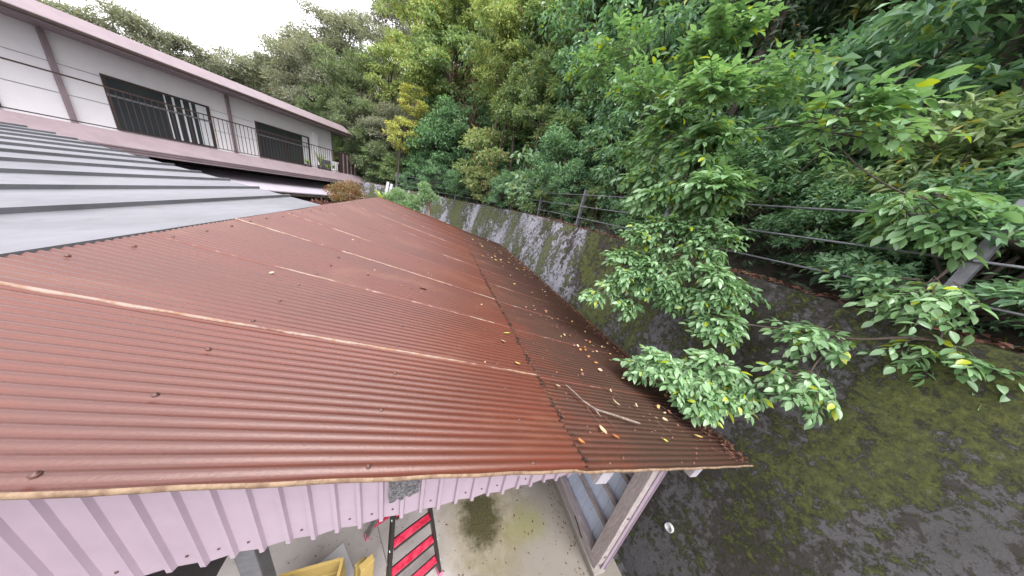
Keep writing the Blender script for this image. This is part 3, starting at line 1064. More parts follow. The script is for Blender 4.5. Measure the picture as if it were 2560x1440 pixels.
# sloping skirt roof below the balcony
prof = [(-0.02, 2.93), (-0.55, 2.60), (-0.55, 2.44), (-0.02, 2.40)]
mb = MB()
mb.add([hp(S0, d, z) for d, z in prof] + [hp(3.42 + (0.55 if d < -0.3 else 0.0), d, z) for d, z in prof],
       [(0, 1, 5, 4), (1, 2, 6, 5), (2, 3, 7, 6), (3, 0, 4, 7), (4, 5, 6, 7), (3, 2, 1, 0)])
sk = mb.build('skirt_roof', M['trim'], house)
for zz, dd in ((2.50, -0.562), (2.56, -0.562)):
    hpart('fascia_groove', M['brown'], S0, 3.9, dd, dd + 0.008, zz, zz + 0.008)
mb = MB()
mb.add([hp(3.44, -0.02, 2.93), hp(3.98, -0.55, 2.60), hp(3.98, 1.6, 2.60), hp(3.44, 1.6, 2.93), hp(3.44, -0.02, 2.40), hp(3.98, -0.55, 2.44), hp(3.98, 1.6, 2.44), hp(3.44, 1.6, 2.40)],
       [(0, 1, 2, 3), (1, 5, 6, 2), (7, 6, 5, 4), (0, 4, 5, 1), (2, 6, 7, 3)]).build('skirt_roof', M['trim'], house)
# main roof: deep inclined fascia and low hipped top
mb = MB()
a = [hp(S0, 0.25, 4.86), hp(3.55, 0.25, 4.86), hp(3.55, 7.0, 4.86), hp(S0, 7.0, 4.86)]
b = [hp(S0, 0.30, 5.02), hp(3.50, 0.30, 5.02), hp(3.50, 6.9, 5.02), hp(S0, 6.9, 5.02)]
c = [hp(S0, 0.62, 5.32), hp(3.10, 0.62, 5.32), hp(3.10, 6.5, 5.32), hp(S0, 6.5, 5.32)]
dq = [hp(S0, 3.4, 5.75), hp(0.5, 3.4, 5.75), hp(0.5, 3.6, 5.75), hp(S0, 3.6, 5.75)]
ff = [(3, 2, 1, 0)]
for L_ in range(3):
    for k in range(4):
        ff.append((L_ * 4 + k, L_ * 4 + (k + 1) % 4, (L_ + 1) * 4 + (k + 1) % 4, (L_ + 1) * 4 + k))
ff.append((12, 13, 14, 15))
mb.add(a + b + c + dq, ff).build('roof', M['trim'], house)
hpart('corner_trim', M['trim'], 2.742, 2.80, 0.985, 1.08, 2.9, 4.855)
# windows
for (s0, s1) in ((-0.75, 1.46), (-4.2, -2.1), (-7.8, -5.7)):
    fr = hpart('window_frame', M['brown'], s0, s1, 0.955, 0.998, 2.95, 4.28)
    m_ = (s0 + s1) / 2
    hbox(MB(), s0 + 0.06, m_ - 0.03, 0.948, 0.953, 3.0, 4.22).build('pane', M['glass'], fr)
    hbox(MB(), m_ + 0.03, s1 - 0.36, 0.948, 0.953, 3.0, 4.22).build('pane', M['glass'], fr)
    # curtain visible behind the right leaf, hung in folds
    mbc = MB()
    ns = 11
    cw = 0.26 if s0 > -1 else 0.95
    pts = [(s1 - 0.10 - cw + cw * k / (ns - 1), 0.947 + 0.004 * (k % 2)) for k in range(ns)]
    vv = []
    for s_, d_ in pts:
        vv += [hp(s_, d_, 3.0), hp(s_, d_, 4.22)]
    mbc.add(vv, [(2 * k, 2 * k + 2, 2 * k + 3, 2 * k + 1) for k in range(ns - 1)]).build('curtain', M['curtain'], fr)
    hbox(MB(), s0, s1, 0.935, 0.954, 3.78, 3.83).build('transom', M['galv'], fr)
hpart('pilaster', M['white'], 1.66, 1.84, 0.86, 0.998, 2.9, 4.55)
hpart('wall_board', M['galv'], 1.95, 2.55, 0.93, 0.99, 2.9, 3.42)
for sj in (-1.6, -4.9, -8.4):
    hpart('downpipe', M['trim'], sj, sj + 0.075, 0.90, 0.975, 2.9, 4.84)
for zj in (3.55, 4.2):
    hpart('cladding_joint', M['galv'], S0, -0.8, 0.993, 0.9985, zj, zj + 0.012)
hpart('gutter', M['brown'], S0, 3.5, 0.14, 0.24, 4.90, 4.99, bevel=0.02)
# railing
rail = hpart('balcony_rail', M['brown'], S0, 2.20, -0.015, 0.02, 3.90, 3.935)
hpart('balcony_rail', M['brown'], S0, 2.20, -0.012, 0.017, 2.97, 2.995)
s = -4.6
BAL = hbox(MB(), 0, 0.012, -0.005, 0.007, 2.995, 3.90).mesh('baluster')
BAL.materials.append(M['brown'])
while s < 2.2:
    o = bpy.data.objects.new('baluster', BAL)
    COL.objects.link(o)
    o.parent = house
    o.matrix_parent_inverse = Matrix.Translation(-Vector(house.location))
    o.location = (HU[0] * s, HU[1] * s, 0)
    s += 0.115
# slatted brown screen at the end of the balcony
hpart('screen_rail', M['brown'], 2.20, 3.30, -0.03, 0.03, 3.90, 3.96)
hpart('screen_back', M['brown'], 2.20, 3.30, 0.05, 0.065, 2.93, 3.90)
for k in range(13):
    hpart('slat', M['trim'] if k % 3 == 2 else M['brown'], 2.215 + 0.084 * k, 2.268 + 0.084 * k, -0.02, 0.02, 2.93, 3.90)
for k in range(10):
    hpart('slat', M['brown'], 3.25, 3.30, 0.08 + 0.095 * k, 0.14 + 0.095 * k, 2.93, 3.95)
# lower awning, posts and shutters
mb = MB().add([hp(S0, -1.30, 1.90), hp(2.4, -1.30, 1.90), hp(2.4, 1.1, 2.22), hp(S0, 1.1, 2.22), hp(S0, -1.30, 1.86), hp(2.4, -1.30, 1.86), hp(2.4, 1.1, 2.18), hp(S0, 1.1, 2.18)],
         [(0, 1, 2, 3), (7, 6, 5, 4), (0, 4, 5, 1), (1, 5, 6, 2), (2, 6, 7, 3), (3, 7, 4, 0)])
mb.build('awning', M['awning'], house)
hpart('awning_beam', M['wood_x'], S0, 2.3, -1.22, -1.12, 1.74, 1.855)
for sp_ in (2.2, 0.1, -2.4, -5.0):
    hpart('awning_post', M['brown'], sp_, sp_ + 0.09, -1.22, -1.13, -0.3, 1.735)
for k in range(12):
    hpart('shutter', M['curtain'], -0.75 - 0.30 * k, -0.46 - 0.30 * k, 0.98 + 0.012 * (k % 2), 1.08, 0.2, 1.95)

# balcony clutter
def blade_plant(name, label, base, n, h, spread, mat, pot_mat, pr=0.11, ph=0.2, tall=1.0):
    r = empty(name, base)
    tag(r, label, 'plant')
    bx, by, bz = base
    prof = [(pr * 0.75, 0), (pr, ph), (pr * 0.86, ph), (pr * 0.8, ph - 0.03), (0, ph - 0.03)]
    vv, ff = [], []
    for r_, h_ in prof:
        for k in range(12):
            vv.append((bx + r_ * math.cos(k * math.pi / 6), by + r_ * math.sin(k * math.pi / 6), bz + h_))
    for j in range(len(prof) - 1):
        for k in range(12):
            ff.append((j * 12 + k, j * 12 + (k + 1) % 12, (j + 1) * 12 + (k + 1) % 12, (j + 1) * 12 + k))
    MB().add(vv, ff).build('pot', pot_mat, r, True)
    for k in range(n):
        th = random.uniform(0, 6.28); L = h * random.uniform(0.6, 1.0); w = 0.022 * tall
        d = np.array((math.cos(th), math.sin(th), 0)); sd = np.array((-d[1], d[0], 0))
        V = []
        for t in np.linspace(0, 1, 6):
            p = np.array((bx, by, bz + ph - 0.03)) + d * spread * t ** 1.6 + np.array((0, 0, L * (t - 0.25 * t ** 3)))
            ww = w * (1 - t ** 2) + 0.002
            V += [p - sd * ww, p + sd * ww]
        link('leaf', np_mesh('leaf', V, [(2 * j, 2 * j + 1, 2 * j + 3, 2 * j + 2) for j in range(5)]), mat, r)
    return r

blade_plant('potted_plant', 'tall spiky yellow green potted plant in front of the balcony window', hp(1.35, 0.30, 2.895), 26, 1.05, 0.34, KIND['tint']['mat'], M['pot'], 0.14, 0.2)
blade_plant('potted_plant', 'low bright green plant in a dark trough, left on the balcony', hp(0.62, 0.2, 2.895), 26, 0.34, 0.2, M['lily'], M['pot'], 0.16, 0.14)
blade_plant('potted_plant', 'low bright green plant beside the tall spiky balcony plant', hp(1.62, 0.15, 2.895), 26, 0.32, 0.2, M['lily'], M['pot'], 0.15, 0.14)
blade_plant('potted_plant', 'small green plant in a pale pot before the white pilaster', hp(1.98, 0.2, 2.895), 16, 0.30, 0.14, M['lily'], M['white'], 0.10, 0.16)
ac = empty('outdoor_unit', hp(2.55, 0.5, 2.89))
tag(ac, 'boxy white outdoor unit with dark grille at the balcony end', 'outdoor unit')
hbox(MB(), 2.35, 2.85, 0.35, 0.65, 2.92, 3.42).build('casing', M['white'], ac, bevel=0.02)
hbox(MB(), 2.42, 2.70, 0.335, 0.348, 3.0, 3.34).build('grille', M['black'], ac)
bundle = empty('laundry_bundle', hp(2.75, 0.15, 2.89))
tag(bundle, 'white and blue bundle leaning at the balcony screen', 'bundle')
for nm, q, rr, mt in (('cloth', [(2.72, .12, 2.9), (2.76, .12, 3.2), (2.80, .14, 3.5)], (0.12, 0.10, 0.03), M['curtain']),
                      ('cloth', [(2.95, .10, 2.9), (2.90, .12, 3.15), (2.86, .12, 3.3)], (0.13, 0.10, 0.03), M['cloth_blue']),
                      ('cloth', [(2.88, .10, 3.45), (2.89, .11, 3.6), (2.87, .12, 3.72)], (0.05, 0.09, 0.05), M['white']),
                      ('cloth', [(2.66, .12, 2.9), (2.65, .12, 3.1), (2.67, .12, 3.3)], (0.07, 0.06, 0.03), M['terra'])):
    MB().tube([hp(*p) for p in q], rr, 9).build(nm, mt, bundle, True)

# ------------------------------------------------------------------ garden between shed and house
def limb(p, q, r0, r1, bend=0.12, n=7):
    p, q = np.array(p, float), np.array(q, float)
    L = np.linalg.norm(q - p)
    o1, o2 = RNG.normal(size=3) * L * bend, RNG.normal(size=3) * L * bend * 0.6
    t = np.linspace(0, 1, n)[:, None]
    pts = p + (q - p) * t + o1 * (t * (1 - t)) * 2 + o2 * np.sin(t * math.pi * 2) * 0.35
    return pts, np.linspace(r0, r1, n)


def small_tree(name, label, base, trunk_top, clumps, mat, nleaf, L, wr, bark, tr=0.06, cat='tree', up=0.6):
    r = empty(name, base)
    tag(r, label, cat)
    mb = MB()
    mb.tube(*limb(base, trunk_top, tr, tr * 0.7, 0.05, 9), n=9)
    for c, rad in clumps:
        mb.tube(*limb(trunk_top, c, tr * 0.5, tr * 0.12), n=6)
    mb.build('trunk', bark, r, True)
    per = int(nleaf / len(clumps))
    PP, AA, NN = [], [], []
    for c, rad in clumps:
        u = nrm(RNG.normal(size=(per, 3)))
        P = np.array(c) + u * (RNG.uniform(0, 1, (per, 1)) ** .5) * rad * np.array((1, 1, .7))
        PP.append(P); AA.append(u + RNG.normal(size=(per, 3)) * .5 + np.array((0, 0, up))); NN.append(u + RNG.normal(size=(per, 3)) * .5)
    link('crown', leaf_cloud('crown', np.concatenate(PP), np.concatenate(AA), np.concatenate(NN), L, wr), mat, r)
    return r

small_tree('pruned_tree', 'pruned garden tree with bare pale trunk before the mossy wall', (0.02, 10.4, -0.35), (-0.20, 10.5, 2.55),
           [((-0.30, 10.5, 2.86), 0.27), ((-0.02, 10.55, 2.72), 0.25), ((-0.45, 10.5, 2.66), 0.22), ((-0.40, 10.6, 3.10), 0.24), ((-0.62, 10.5, 2.42), 0.26), ((-0.95, 10.4, 2.30), 0.25), ((-0.85, 10.6, 2.55), 0.2)],
           M['pod'], 2600, 0.10, 0.42, M['bark_pale'], 0.075)
small_tree('podocarpus', 'bushy pale green shrub with upright sprays behind the far roof corner', (-1.25, 10.7, -0.35), (-1.25, 10.7, 1.9),
           [((-1.35, 10.7, 2.62), 0.26), ((-1.05, 10.8, 2.5), 0.24), ((-1.6, 10.6, 2.42), 0.25), ((-1.2, 10.5, 2.2), 0.3), ((-1.7, 10.6, 2.1), 0.25), ((-0.75, 10.5, 2.05), 0.3)],
           M['pod'], 2600, 0.15, 0.2, M['bark'], 0.05, 'shrub', 1.2)
blade_plant('bright_lily', 'bright yellow green broad leaf plant behind the roof corner', (-1.92, 10.6, 1.9), 14, 0.75, 0.3, M['lily'], M['pot'], 0.16, 0.25, 2.6)
small_tree('maple', 'reddish brown small maple beside the house behind the roof', (-3.3, 11.6, -0.35), (-3.35, 11.6, 1.9),
           [((-3.5, 11.6, 2.42), 0.35), ((-3.1, 11.5, 2.55), 0.33), ((-3.75, 11.6, 2.25), 0.33), ((-3.2, 11.4, 2.2), 0.36), ((-2.95, 11.6, 2.28), 0.28), ((-3.5, 11.3, 2.05), 0.3)],
           M['maple'], 3000, 0.07, 0.6, M['bark'], 0.05)
small_tree('red_shrub', 'low reddish shrub in shade below the house awning', (-3.9, 10.9, -0.35), (-3.9, 10.9, 1.3),
           [((-3.95, 10.9, 1.75), 0.3), ((-3.6, 10.8, 1.65), 0.3), ((-4.25, 10.8, 1.65), 0.25)], M['dead'], 1100, 0.07, 0.5, M['bark'], 0.03, 'shrub')
bs = empty('broken_boards', (-2.25, 13.9, 1.6))
tag(bs, 'pair of weathered whitish boards leaning against the far wall', 'boards')
for k, (dx, hh) in enumerate(((0.0, 2.98), (0.16, 2.92))):
    MB().bar((-2.42 + dx, 13.6, 1.5), (-2.22 + dx, 13.95, hh), (1, 0.3, 0), 0.11, 0.02).build('board', M['curtain'], bs)

# ------------------------------------------------------------------ step ladder
lad = empty('step_ladder', (0.08, 1.0, 0))
tag(lad, 'black folding step ladder with red steps on the concrete floor', 'ladder')
U = np.array((0.914, 0.407, 0)); Vv = np.array((-0.407, 0.914, 0))
FR = np.array((0.28, 1.04, 0.0)); FL = FR - U * 0.44
CONV, LEAN, HT = 0.10, 0.21, 1.18


def stile(foot, sgn, z):
    return foot + U * (sgn * CONV * z) + Vv * (LEAN * z) + np.array((0, 0, z))


def rear(foot, sgn, z):
    b_ = foot + Vv * 0.62
    return b_ + U * (sgn * CONV * z) - Vv * (0.29 * z) + np.array((0, 0, z))

for ft, sg in ((FR, -1), (FL, 1)):
    st = MB().bar(stile(ft, sg, 0.04), stile(ft, sg, HT), U, 0.022, 0.055).build('stile', M['black'], lad, bevel=0.003)
    MB().bar(stile(ft, sg, 0.0), stile(ft, sg, 0.045), U, 0.034, 0.066).build('foot', M['pinkfoot'], lad, bevel=0.004)
    MB().bar(rear(ft, sg, 0.04), rear(ft, sg, HT - 0.02), U, 0.020, 0.045).build('rear_leg', M['alu'], lad, bevel=0.003)
    MB().bar(rear(ft, sg, 0.0), rear(ft, sg, 0.045), U, 0.032, 0.058).build('foot', M['pinkfoot'], lad, bevel=0.004)
for z in (0.19, 0.44, 0.69, 0.94):
    a_, b_ = stile(FL, 1, z), stile(FR, -1, z)
    sp = MB().bar(a_ + U * 0.013, b_ - U * 0.013, Vv, 0.052, 0.022).build('step', M['red'], lad, bevel=0.004)
    for e_ in (-0.0295, 0.0295):
        o = MB().bar(a_ + U * 0.013 + Vv * e_, b_ - U * 0.013 + Vv * e_, Vv, 0.006, 0.026).build('step_edge', M['black'], None)
        o.parent = sp
    for c_, sg in ((a_, -1), (b_, 1)):
        MB().tube([c_ + U * sg * 0.011 - Vv * 0.02, c_ + U * sg * 0.016 - Vv * 0.02], 0.007, 8).build('rivet', M['pvc'], lad)
a_, b_ = stile(FL, 1, HT), stile(FR, -1, HT)
MB().bar(a_ - U * 0.01 + Vv * 0.05, b_ + U * 0.01 + Vv * 0.05, Vv, 0.20, 0.03).build('top_plate', M['red'], lad, bevel=0.006)
for z in (0.30, 0.70):
    MB().bar(rear(FL, 1, z), rear(FR, -1, z), Vv, 0.05, 0.02).build('rear_rung', M['red'], lad, bevel=0.003)
for ft, sg in ((FR, -1), (FL, 1)):
    MB().bar(stile(ft, sg, 0.55) + U * sg * -0.014, rear(ft, sg, 0.55) + U * sg * -0.014, (0, 0, 1), 0.02, 0.005).build('spreader', M['alu'], lad)

# ------------------------------------------------------------------ stored things by the near edge of the floor
bd = empty('white_board', (-0.62, 1.1, 0))
tag(bd, 'white board lying on the floor beside the steel post', 'board')
MB().bar((-0.80, 1.05, 0.012), (-0.46, 1.28, 0.012), (0.5, -0.7, 0), 0.34, 0.02).build('panel', M['white'], bd, bevel=0.003)
pl = empty('timber_offcut', (-0.30, 1.02, 0.5))
tag(pl, 'pale yellow timber standing beside the red step ladder', 'timber')
MB().bar((-0.30, 0.98, 0.0), (-0.27, 1.02, 0.58), (0.8, 0.5, 0), 0.09, 0.045).build('board', M['yellow_wood'], pl, bevel=0.004)
MB().bar((-0.345, 1.02, 0.0), (-0.318, 1.06, 0.50), (0.8, 0.5, 0), 0.07, 0.04).build('board', M['yellow_wood'], pl, bevel=0.004)
cr = empty('timber_crate', (-0.62, 0.9, 0))
tag(cr, 'open yellow wooden crate on the floor below the pink gable', 'crate')
for k in range(4):
    z0 = 0.02 + 0.15 * k
    MB().box(-0.78, -0.44, 0.745, 0.762, z0, z0 + 0.13).build('slat', M['yellow_wood'], cr)
    MB().box(-0.78, -0.44, 1.06, 1.077, z0, z0 + 0.13).build('slat', M['yellow_wood'], cr)
    MB().box(-0.44, -0.422, 0.75, 1.072, z0, z0 + 0.13).build('slat', M['yellow_wood'], cr)
    MB().box(-0.798, -0.78, 0.75, 1.072, z0, z0 + 0.13).build('slat', M['yellow_wood'], cr)
MB().box(-0.778, -0.442, 0.764, 1.058, 0.0, 0.018).build('base', M['yellow_wood'], cr)
sc = MB().add([(2.00, 0.42, 0.0), (2.10, 0.46, 0.012), (2.12, 0.60, 0.03), (2.03, 0.58, 0.045), (2.05, 0.5, 0.05)], [(0, 1, 4), (1, 2, 4), (2, 3, 4), (3, 0, 4)]).build('plastic_scrap', M['teal'])
sc.location = (0.12, -0.02, -0.21)
tag(sc, 'scrap of teal plastic lying in the drain channel', 'scrap')

n = 110
P = np.stack([RNG.normal(1.61, 0.05, n), RNG.uniform(0.7, 2.4, n), np.full(n, 0.004)], 1)
P2 = np.stack([RNG.uniform(0.3, 1.6, 90), RNG.uniform(0.75, 2.0, 90), np.full(90, 0.004)], 1)
P = np.concatenate([P[P[:, 0] < 1.655], P2])
n = len(P)
o = link('floor_litter', leaf_cloud('floor_litter', P, RNG.normal(size=(n, 3)) * (1, 1, .15), np.array((0, 0, 1.0)) + RNG.normal(size=(n, 3)) * .4, 0.026, 0.4), M['litter'])
tag(o, 'small dead leaves blown along the foot of the timber wall', 'leaf litter', kind='stuff')

# ------------------------------------------------------------------ fallen stick, twigs and leaves on the roof
def on_roof(x, y, dz=0.006):
    return np.array((x, y, zr(x) + dz))

stick = empty('fallen_branch', (1.1, 0.85, zr(1.1)))
tag(stick, 'crooked dead branch lying across the lower roof sheets', 'branch')
pts = [on_roof(0.93, 1.04, .016), on_roof(0.96, .975, .02), on_roof(0.99, 0.91, .017), on_roof(1.05, 0.845, .018), on_roof(1.13, 0.83, .016), on_roof(1.21, 0.81, .018), on_roof(1.31, 0.785, .016), on_roof(1.39, 0.77, .015)]
MB().tube(pts, (0.003, 0.0045, 0.005, 0.0075, 0.007, 0.0078, 0.008, 0.005), 8).build('stem', M['stick'], stick, True)
MB().tube([on_roof(1.05, .845, .016), on_roof(1.055, .825, .012), on_roof(1.063, .80, .01)], (0.007, 0.005, 0.002), 6).build('side_twig', M['stick'], stick, True)
MB().tube([on_roof(0.94, 1.02, .012), on_roof(0.96, .97, .01), on_roof(0.975, .93, .009)], (0.002, 0.0018, 0.001), 5).build('side_twig', M['twig'], stick, True)
TW = [(1.0, .87, 1.02, .76, 'thin reddish twig above the palest yellow leaf'), (1.10, .80, 1.13, .70, 'thin reddish twig between branch and orange leaf'), (1.36, 1.10, 1.46, 1.0, 'thin twig lying below the algae streaked sheet joint'),
      (1.62, .82, 1.69, .70, 'thin reddish twig near the gable end under the leaves'), (1.9, 1.0, 2.0, .85, 'thin twig lying beside the eave under the leaves'), (1.5, 2.55, 1.6, 2.45, 'thin twig on the roof beside the leaf heap'), (1.8, 1.9, 1.95, 1.8, 'short thin twig on the dark lower sheets')]
for x0, y0, x1, y1, lb in TW:
    p, q = on_roof(x0, y0), on_roof(x1, y1)
    pts, rr = limb(p, q, 0.0022, 0.001, 0.06, 6)
    pts[:, 2] = zr(pts[:, 0]) + 0.006
    o = MB().tube(pts, rr, 5).build('twig', M['twig'])
    tag(o, lb, 'twig', 'twigs on the roof')


def flat_leaf(curl, asym):
    """fallen leaf, length 1 along +Y"""
    V = []
    ts = np.linspace(0, 1, 6)
    for t in ts:
        w = 0.30 * math.sin(math.pi * min(1, t * 0.96 + 0.02)) ** 0.8 * (1.15 - 0.35 * t)
        z = curl * (t - .5) ** 2
        V += [(-w, t - .5 + asym * w, z + curl * .8 * w), (0, t - .5, z), (w * 0.93, t - .5 - asym * w, z + curl * .6 * w)]
    F = []
    for k in range(5):
        F += [(3 * k, 3 * k + 1, 3 * k + 4, 3 * k + 3), (3 * k + 1, 3 * k + 2, 3 * k + 5, 3 * k + 4)]
    return np_mesh('fallen_leaf', V, F, True)


def leaf_sets(mat):
    r = []
    for c_, a_ in ((0.25, 0.1), (0.6, -0.2), (0.9, 0.25)):
        me = flat_leaf(c_, a_)
        me.materials.append(mat)
        r.append(me)
    return r

FL_ = {k: leaf_sets(M[k]) for k in ('f_yellow', 'f_pale', 'f_orange', 'f_brown', 'f_green')}


def fallen(x, y, L, key, shape, rz, label, group):
    o = bpy.data.objects.new('fallen_leaf', FL_[key][shape])
    COL.objects.link(o)
    o.location = on_roof(x, y, 0.0085)
    o.rotation_euler = (RNG.uniform(-.25, .25), 0.249 + RNG.uniform(-.15, .15), rz)
    o.scale = (L, L, L)
    tag(o, label, 'leaf', group)
    return o

G_ = 'fallen leaves on the rusty roof'
for a in [(1.00, .71, .058, 'f_pale', 0, 0.1, 'largest pale yellow fallen leaf, below the dead branch'),
          (1.07, .672, .042, 'f_orange', 0, 0.9, 'orange fallen leaf next to the largest pale yellow leaf'),
          (-0.04, 2.01, .075, 'f_yellow', 0, 1.3, 'lone yellow leaf on the upper roof sheets'),
          (0.57, 1.43, .045, 'f_pale', 1, 1.2, 'pale leaf above the seam of roof sheets'),
          (0.645, 1.575, .06, 'f_green', 0, 1.5, 'yellow green leaf lying on the sheet seam'),
          (0.61, 1.18, .05, 'f_yellow', 1, 0.4, 'curled yellow leaf at the seam above the cream joint'),
          (1.32, .93, .06, 'f_pale', 2, 0.6, 'narrow curled pale leaf beyond the dead branch'),
          (1.52, .66, .035, 'f_green', 0, 1.1, 'tiny yellow green leaf near the gable end'),
          (0.78, .63, .04, 'f_orange', 2, 0.2, 'curled tan leaf just above the seam near the gable'),
          (1.98, .70, .06, 'f_yellow', 1, 1.0, 'yellow leaf by the eave below the overhanging foliage'),
          (0.86, 1.02, .035, 'f_pale', 1, 0.5, 'pale curled leaf between seam and branch tip')]:
    fallen(*a, G_)
LB = {'f_yellow': 'small yellow leaf fallen on the lower roof sheets', 'f_pale': 'small pale tan leaf fallen on the lower roof sheets',
      'f_orange': 'small orange leaf fallen on the lower roof sheets', 'f_brown': 'small curled brown leaf on the lower roof sheets', 'f_green': 'small yellow green leaf on the lower roof sheets'}
for k in range(135):
    x = 0.75 + 1.62 * RNG.uniform() ** 0.6
    y = RNG.choice([RNG.uniform(0.7, 2.5), RNG.uniform(2.0, 5.5), RNG.uniform(4.5, 7.6)], p=[.36, .32, .32])
    if x < 1.2 and RNG.uniform() < .5: continue
    key = RNG.choice(['f_yellow', 'f_pale', 'f_orange', 'f_brown', 'f_green'], p=[.24, .27, .17, .28, .04])
    fallen(x, y, RNG.uniform(.022, .05) * (1.0 if y < 4 else 1.5), key, int(RNG.integers(0, 3)), RNG.uniform(0, 6.28), LB[key] + (', near end' if y < 2.2 else ', mid roof' if y < 4.6 else ', far end'), G_ + (', near end, ' if y < 2.2 else ', mid roof, ' if y < 4.6 else ', far end, ') + {'f_yellow': 'yellow', 'f_pale': 'tan', 'f_orange': 'orange', 'f_brown': 'brown', 'f_green': 'green'}[key])
for k in range(16):
    x = RNG.uniform(-1.2, 0.6); y = RNG.uniform(0.7, 5)
    fallen(x, y, RNG.uniform(.014, .026), 'f_pale', 2, RNG.uniform(0, 6.28), 'tiny pale leaf scrap on the upper roof sheets', G_ + ', upper scraps')

# ------------------------------------------------------------------ trees on the hillside
TREES = [
 (-12.1,31.8,9.0,2.9,'haze'),(-9.2,30.6,11.8,3.0,'haze'),(-8.8,25.5,8.0,2.5,'haze'),(-6.8,29.2,12.6,2.9,'haze'),(-4.7,33.5,17.0,2.5,'haze'),
 (-5.1,21.4,8.2,2.25,'pine'),(-4.8,18.9,5.3,1.6,'pine'),(-3.7,18.1,3.9,1.5,'pine'),(-1.8,19.9,11.4,2.3,'lime'),(0.0,19.5,12.4,2.2,'lime'),(-3.0,20.3,9.3,1.65,'lime'),(-0.8,18.0,9.1,1.75,'lime'),
 (-1.4,16.5,7.3,0.75,'gold'),(-1.9,16.2,5.6,0.9,'gold'),(0.3,16.2,5.3,1.76,'deep'),(1.4,15.4,7.0,1.35,'deep'),(-0.8,17.0,4.0,1.4,'deep'),(1.4,21.9,14.0,2.1,'dark'),(1.9,18.9,10.9,1.9,'dark'),
 (2.5,12.8,9.9,1.6,'lime'),(2.7,12.2,8.2,1.4,'lime'),(3.1,11.6,6.7,1.05,'mid'),(2.3,12.2,4.6,1.4,'tint'),(4.1,11.8,10.3,1.55,'mid'),(3.8,10.3,8.0,1.45,'mid'),(3.6,9.9,6.6,1.1,'mid'),(4.3,8.3,6.0,1.15,'mid'),
 (3.9,7.2,4.5,1.05,'fine'),(3.2,8.9,4.0,0.85,'broad'),(4.3,7.7,7.1,1.2,'gloss'),(4.4,6.0,5.4,1.0,'gloss'),(4.2,8.5,8.7,1.35,'gloss'),(5.0,7.0,8.0,1.2,'gloss'),(4.3,4.9,4.3,0.85,'gloss'),(4.5,4.8,3.4,0.6,'fine'),
 (5.1,5.6,6.8,1.25,'gloss'),(5.1,5.1,5.4,1.1,'gloss'),(5.7,6.2,8.1,1.4,'dark'),(6.1,4.5,6.9,1.35,'dark'),(5.6,3.4,4.7,1.15,'gloss'),(6.0,2.8,5.2,1.1,'gloss'),(7.2,3.1,6.8,1.3,'mid'),(6.2,1.7,4.8,1.05,'gloss'),(7.3,1.9,6.1,1.15,'mid'),
 (5.3,1.8,3.8,0.85,'fine'),(5.1,0.8,3.7,0.8,'fine'),
 (-15.9,32.3,7.6,3.2,'haze'),(-18.4,31.0,7.0,3.0,'haze'),(-20.4,29.7,7.0,2.9,'haze'),(-22.1,28.4,6.5,2.8,'haze'),(-23.6,27.2,6.0,2.8,'haze'),(-24.7,26.2,5.7,2.6,'haze'),(-15.8,36.8,9.5,2.8,'haze'),
 (2.75,10.3,3.55,.7,'fine'),(2.35,12.0,3.7,.85,'tint'),(1.2,13.7,3.7,.85,'deep'),(3.3,8.0,3.6,.6,'broad'),(0.0,14.9,3.6,.8,'deep'),(3.6,6.3,3.9,.6,'fine'),
 (4.6,15.3,7.4,1.8,'dark'),(3.5,13.6,6.0,1.3,'mid'),(3.0,14.6,8.0,1.5,'mid'),(3.6,16.5,11.5,1.9,'dark'),(5.5,13.0,11.8,1.9,'mid'),(6.8,9.5,10.8,1.8,'dark'),(6.3,8.0,9.8,1.5,'gloss'),
]
WORD = {'haze': 'grey green', 'pine': 'feathery dull green', 'lime': 'yellow green', 'gold': 'golden yellow', 'deep': 'deep green bushy', 'dark': 'dark green', 'mid': 'mid green leafy',
        'tint': 'light green orange flecked', 'fine': 'fine leaved green', 'broad': 'broad leaved pale green', 'gloss': 'glossy leaved green'}
R0 = {'haze': 2.8, 'pine': 1.8, 'lime': 1.8, 'gold': 1.1, 'deep': 1.4, 'dark': 1.6, 'mid': 1.3, 'tint': 1.3, 'fine': 0.85, 'broad': 0.85, 'gloss': 1.15}
PROTO = {}


def proto(kind, var):
    if (kind, var) in PROTO:
        return PROTO[(kind, var)]
    kd = KIND[kind]
    r = R0[kind]
    nl = min(int(1.6 * kd['den'] * math.pi * r * r / (kd['L'] ** 2 * kd['w'] * 0.5)), 30000)
    flat = 0.55 if kind in ('gold', 'tint', 'lime') else 0.75
    C, R_, P, u = crown_points((0, 0, 0), r, int(30 + 6 * r), nl, flat, 1.12)
    A = u * np.array((1, 1, .4)) + RNG.normal(size=(nl, 3)) * 0.55 + np.array((0, 0, kd['droop']))
    N = u * 0.55 + np.array((0, 0, 0.75)) + RNG.normal(size=(nl, 3)) * 0.42
    cm = leaf_cloud('crown', P, A, N, kd['L'], kd['w'])
    cm.materials.append(kd['mat'])
    mb = MB()
    tr = 0.04 + 0.03 * r
    fork = np.array((RNG.normal() * .1, RNG.normal() * .1, -0.5 * r))
    mb.tube(*limb((RNG.normal() * .15, RNG.normal() * .15, -1.9 * r - 1.2), fork, tr, tr * 0.7, 0.05, 8), n=8)
    for c in C[:12]:
        mb.tube(*limb(fork, c, tr * 0.45, tr * 0.08, 0.12, 6), n=5)
    tm = mb.mesh('trunk', True)
    tm.materials.append(M['bark'])
    PROTO[(kind, var)] = (cm, tm)
    return cm, tm


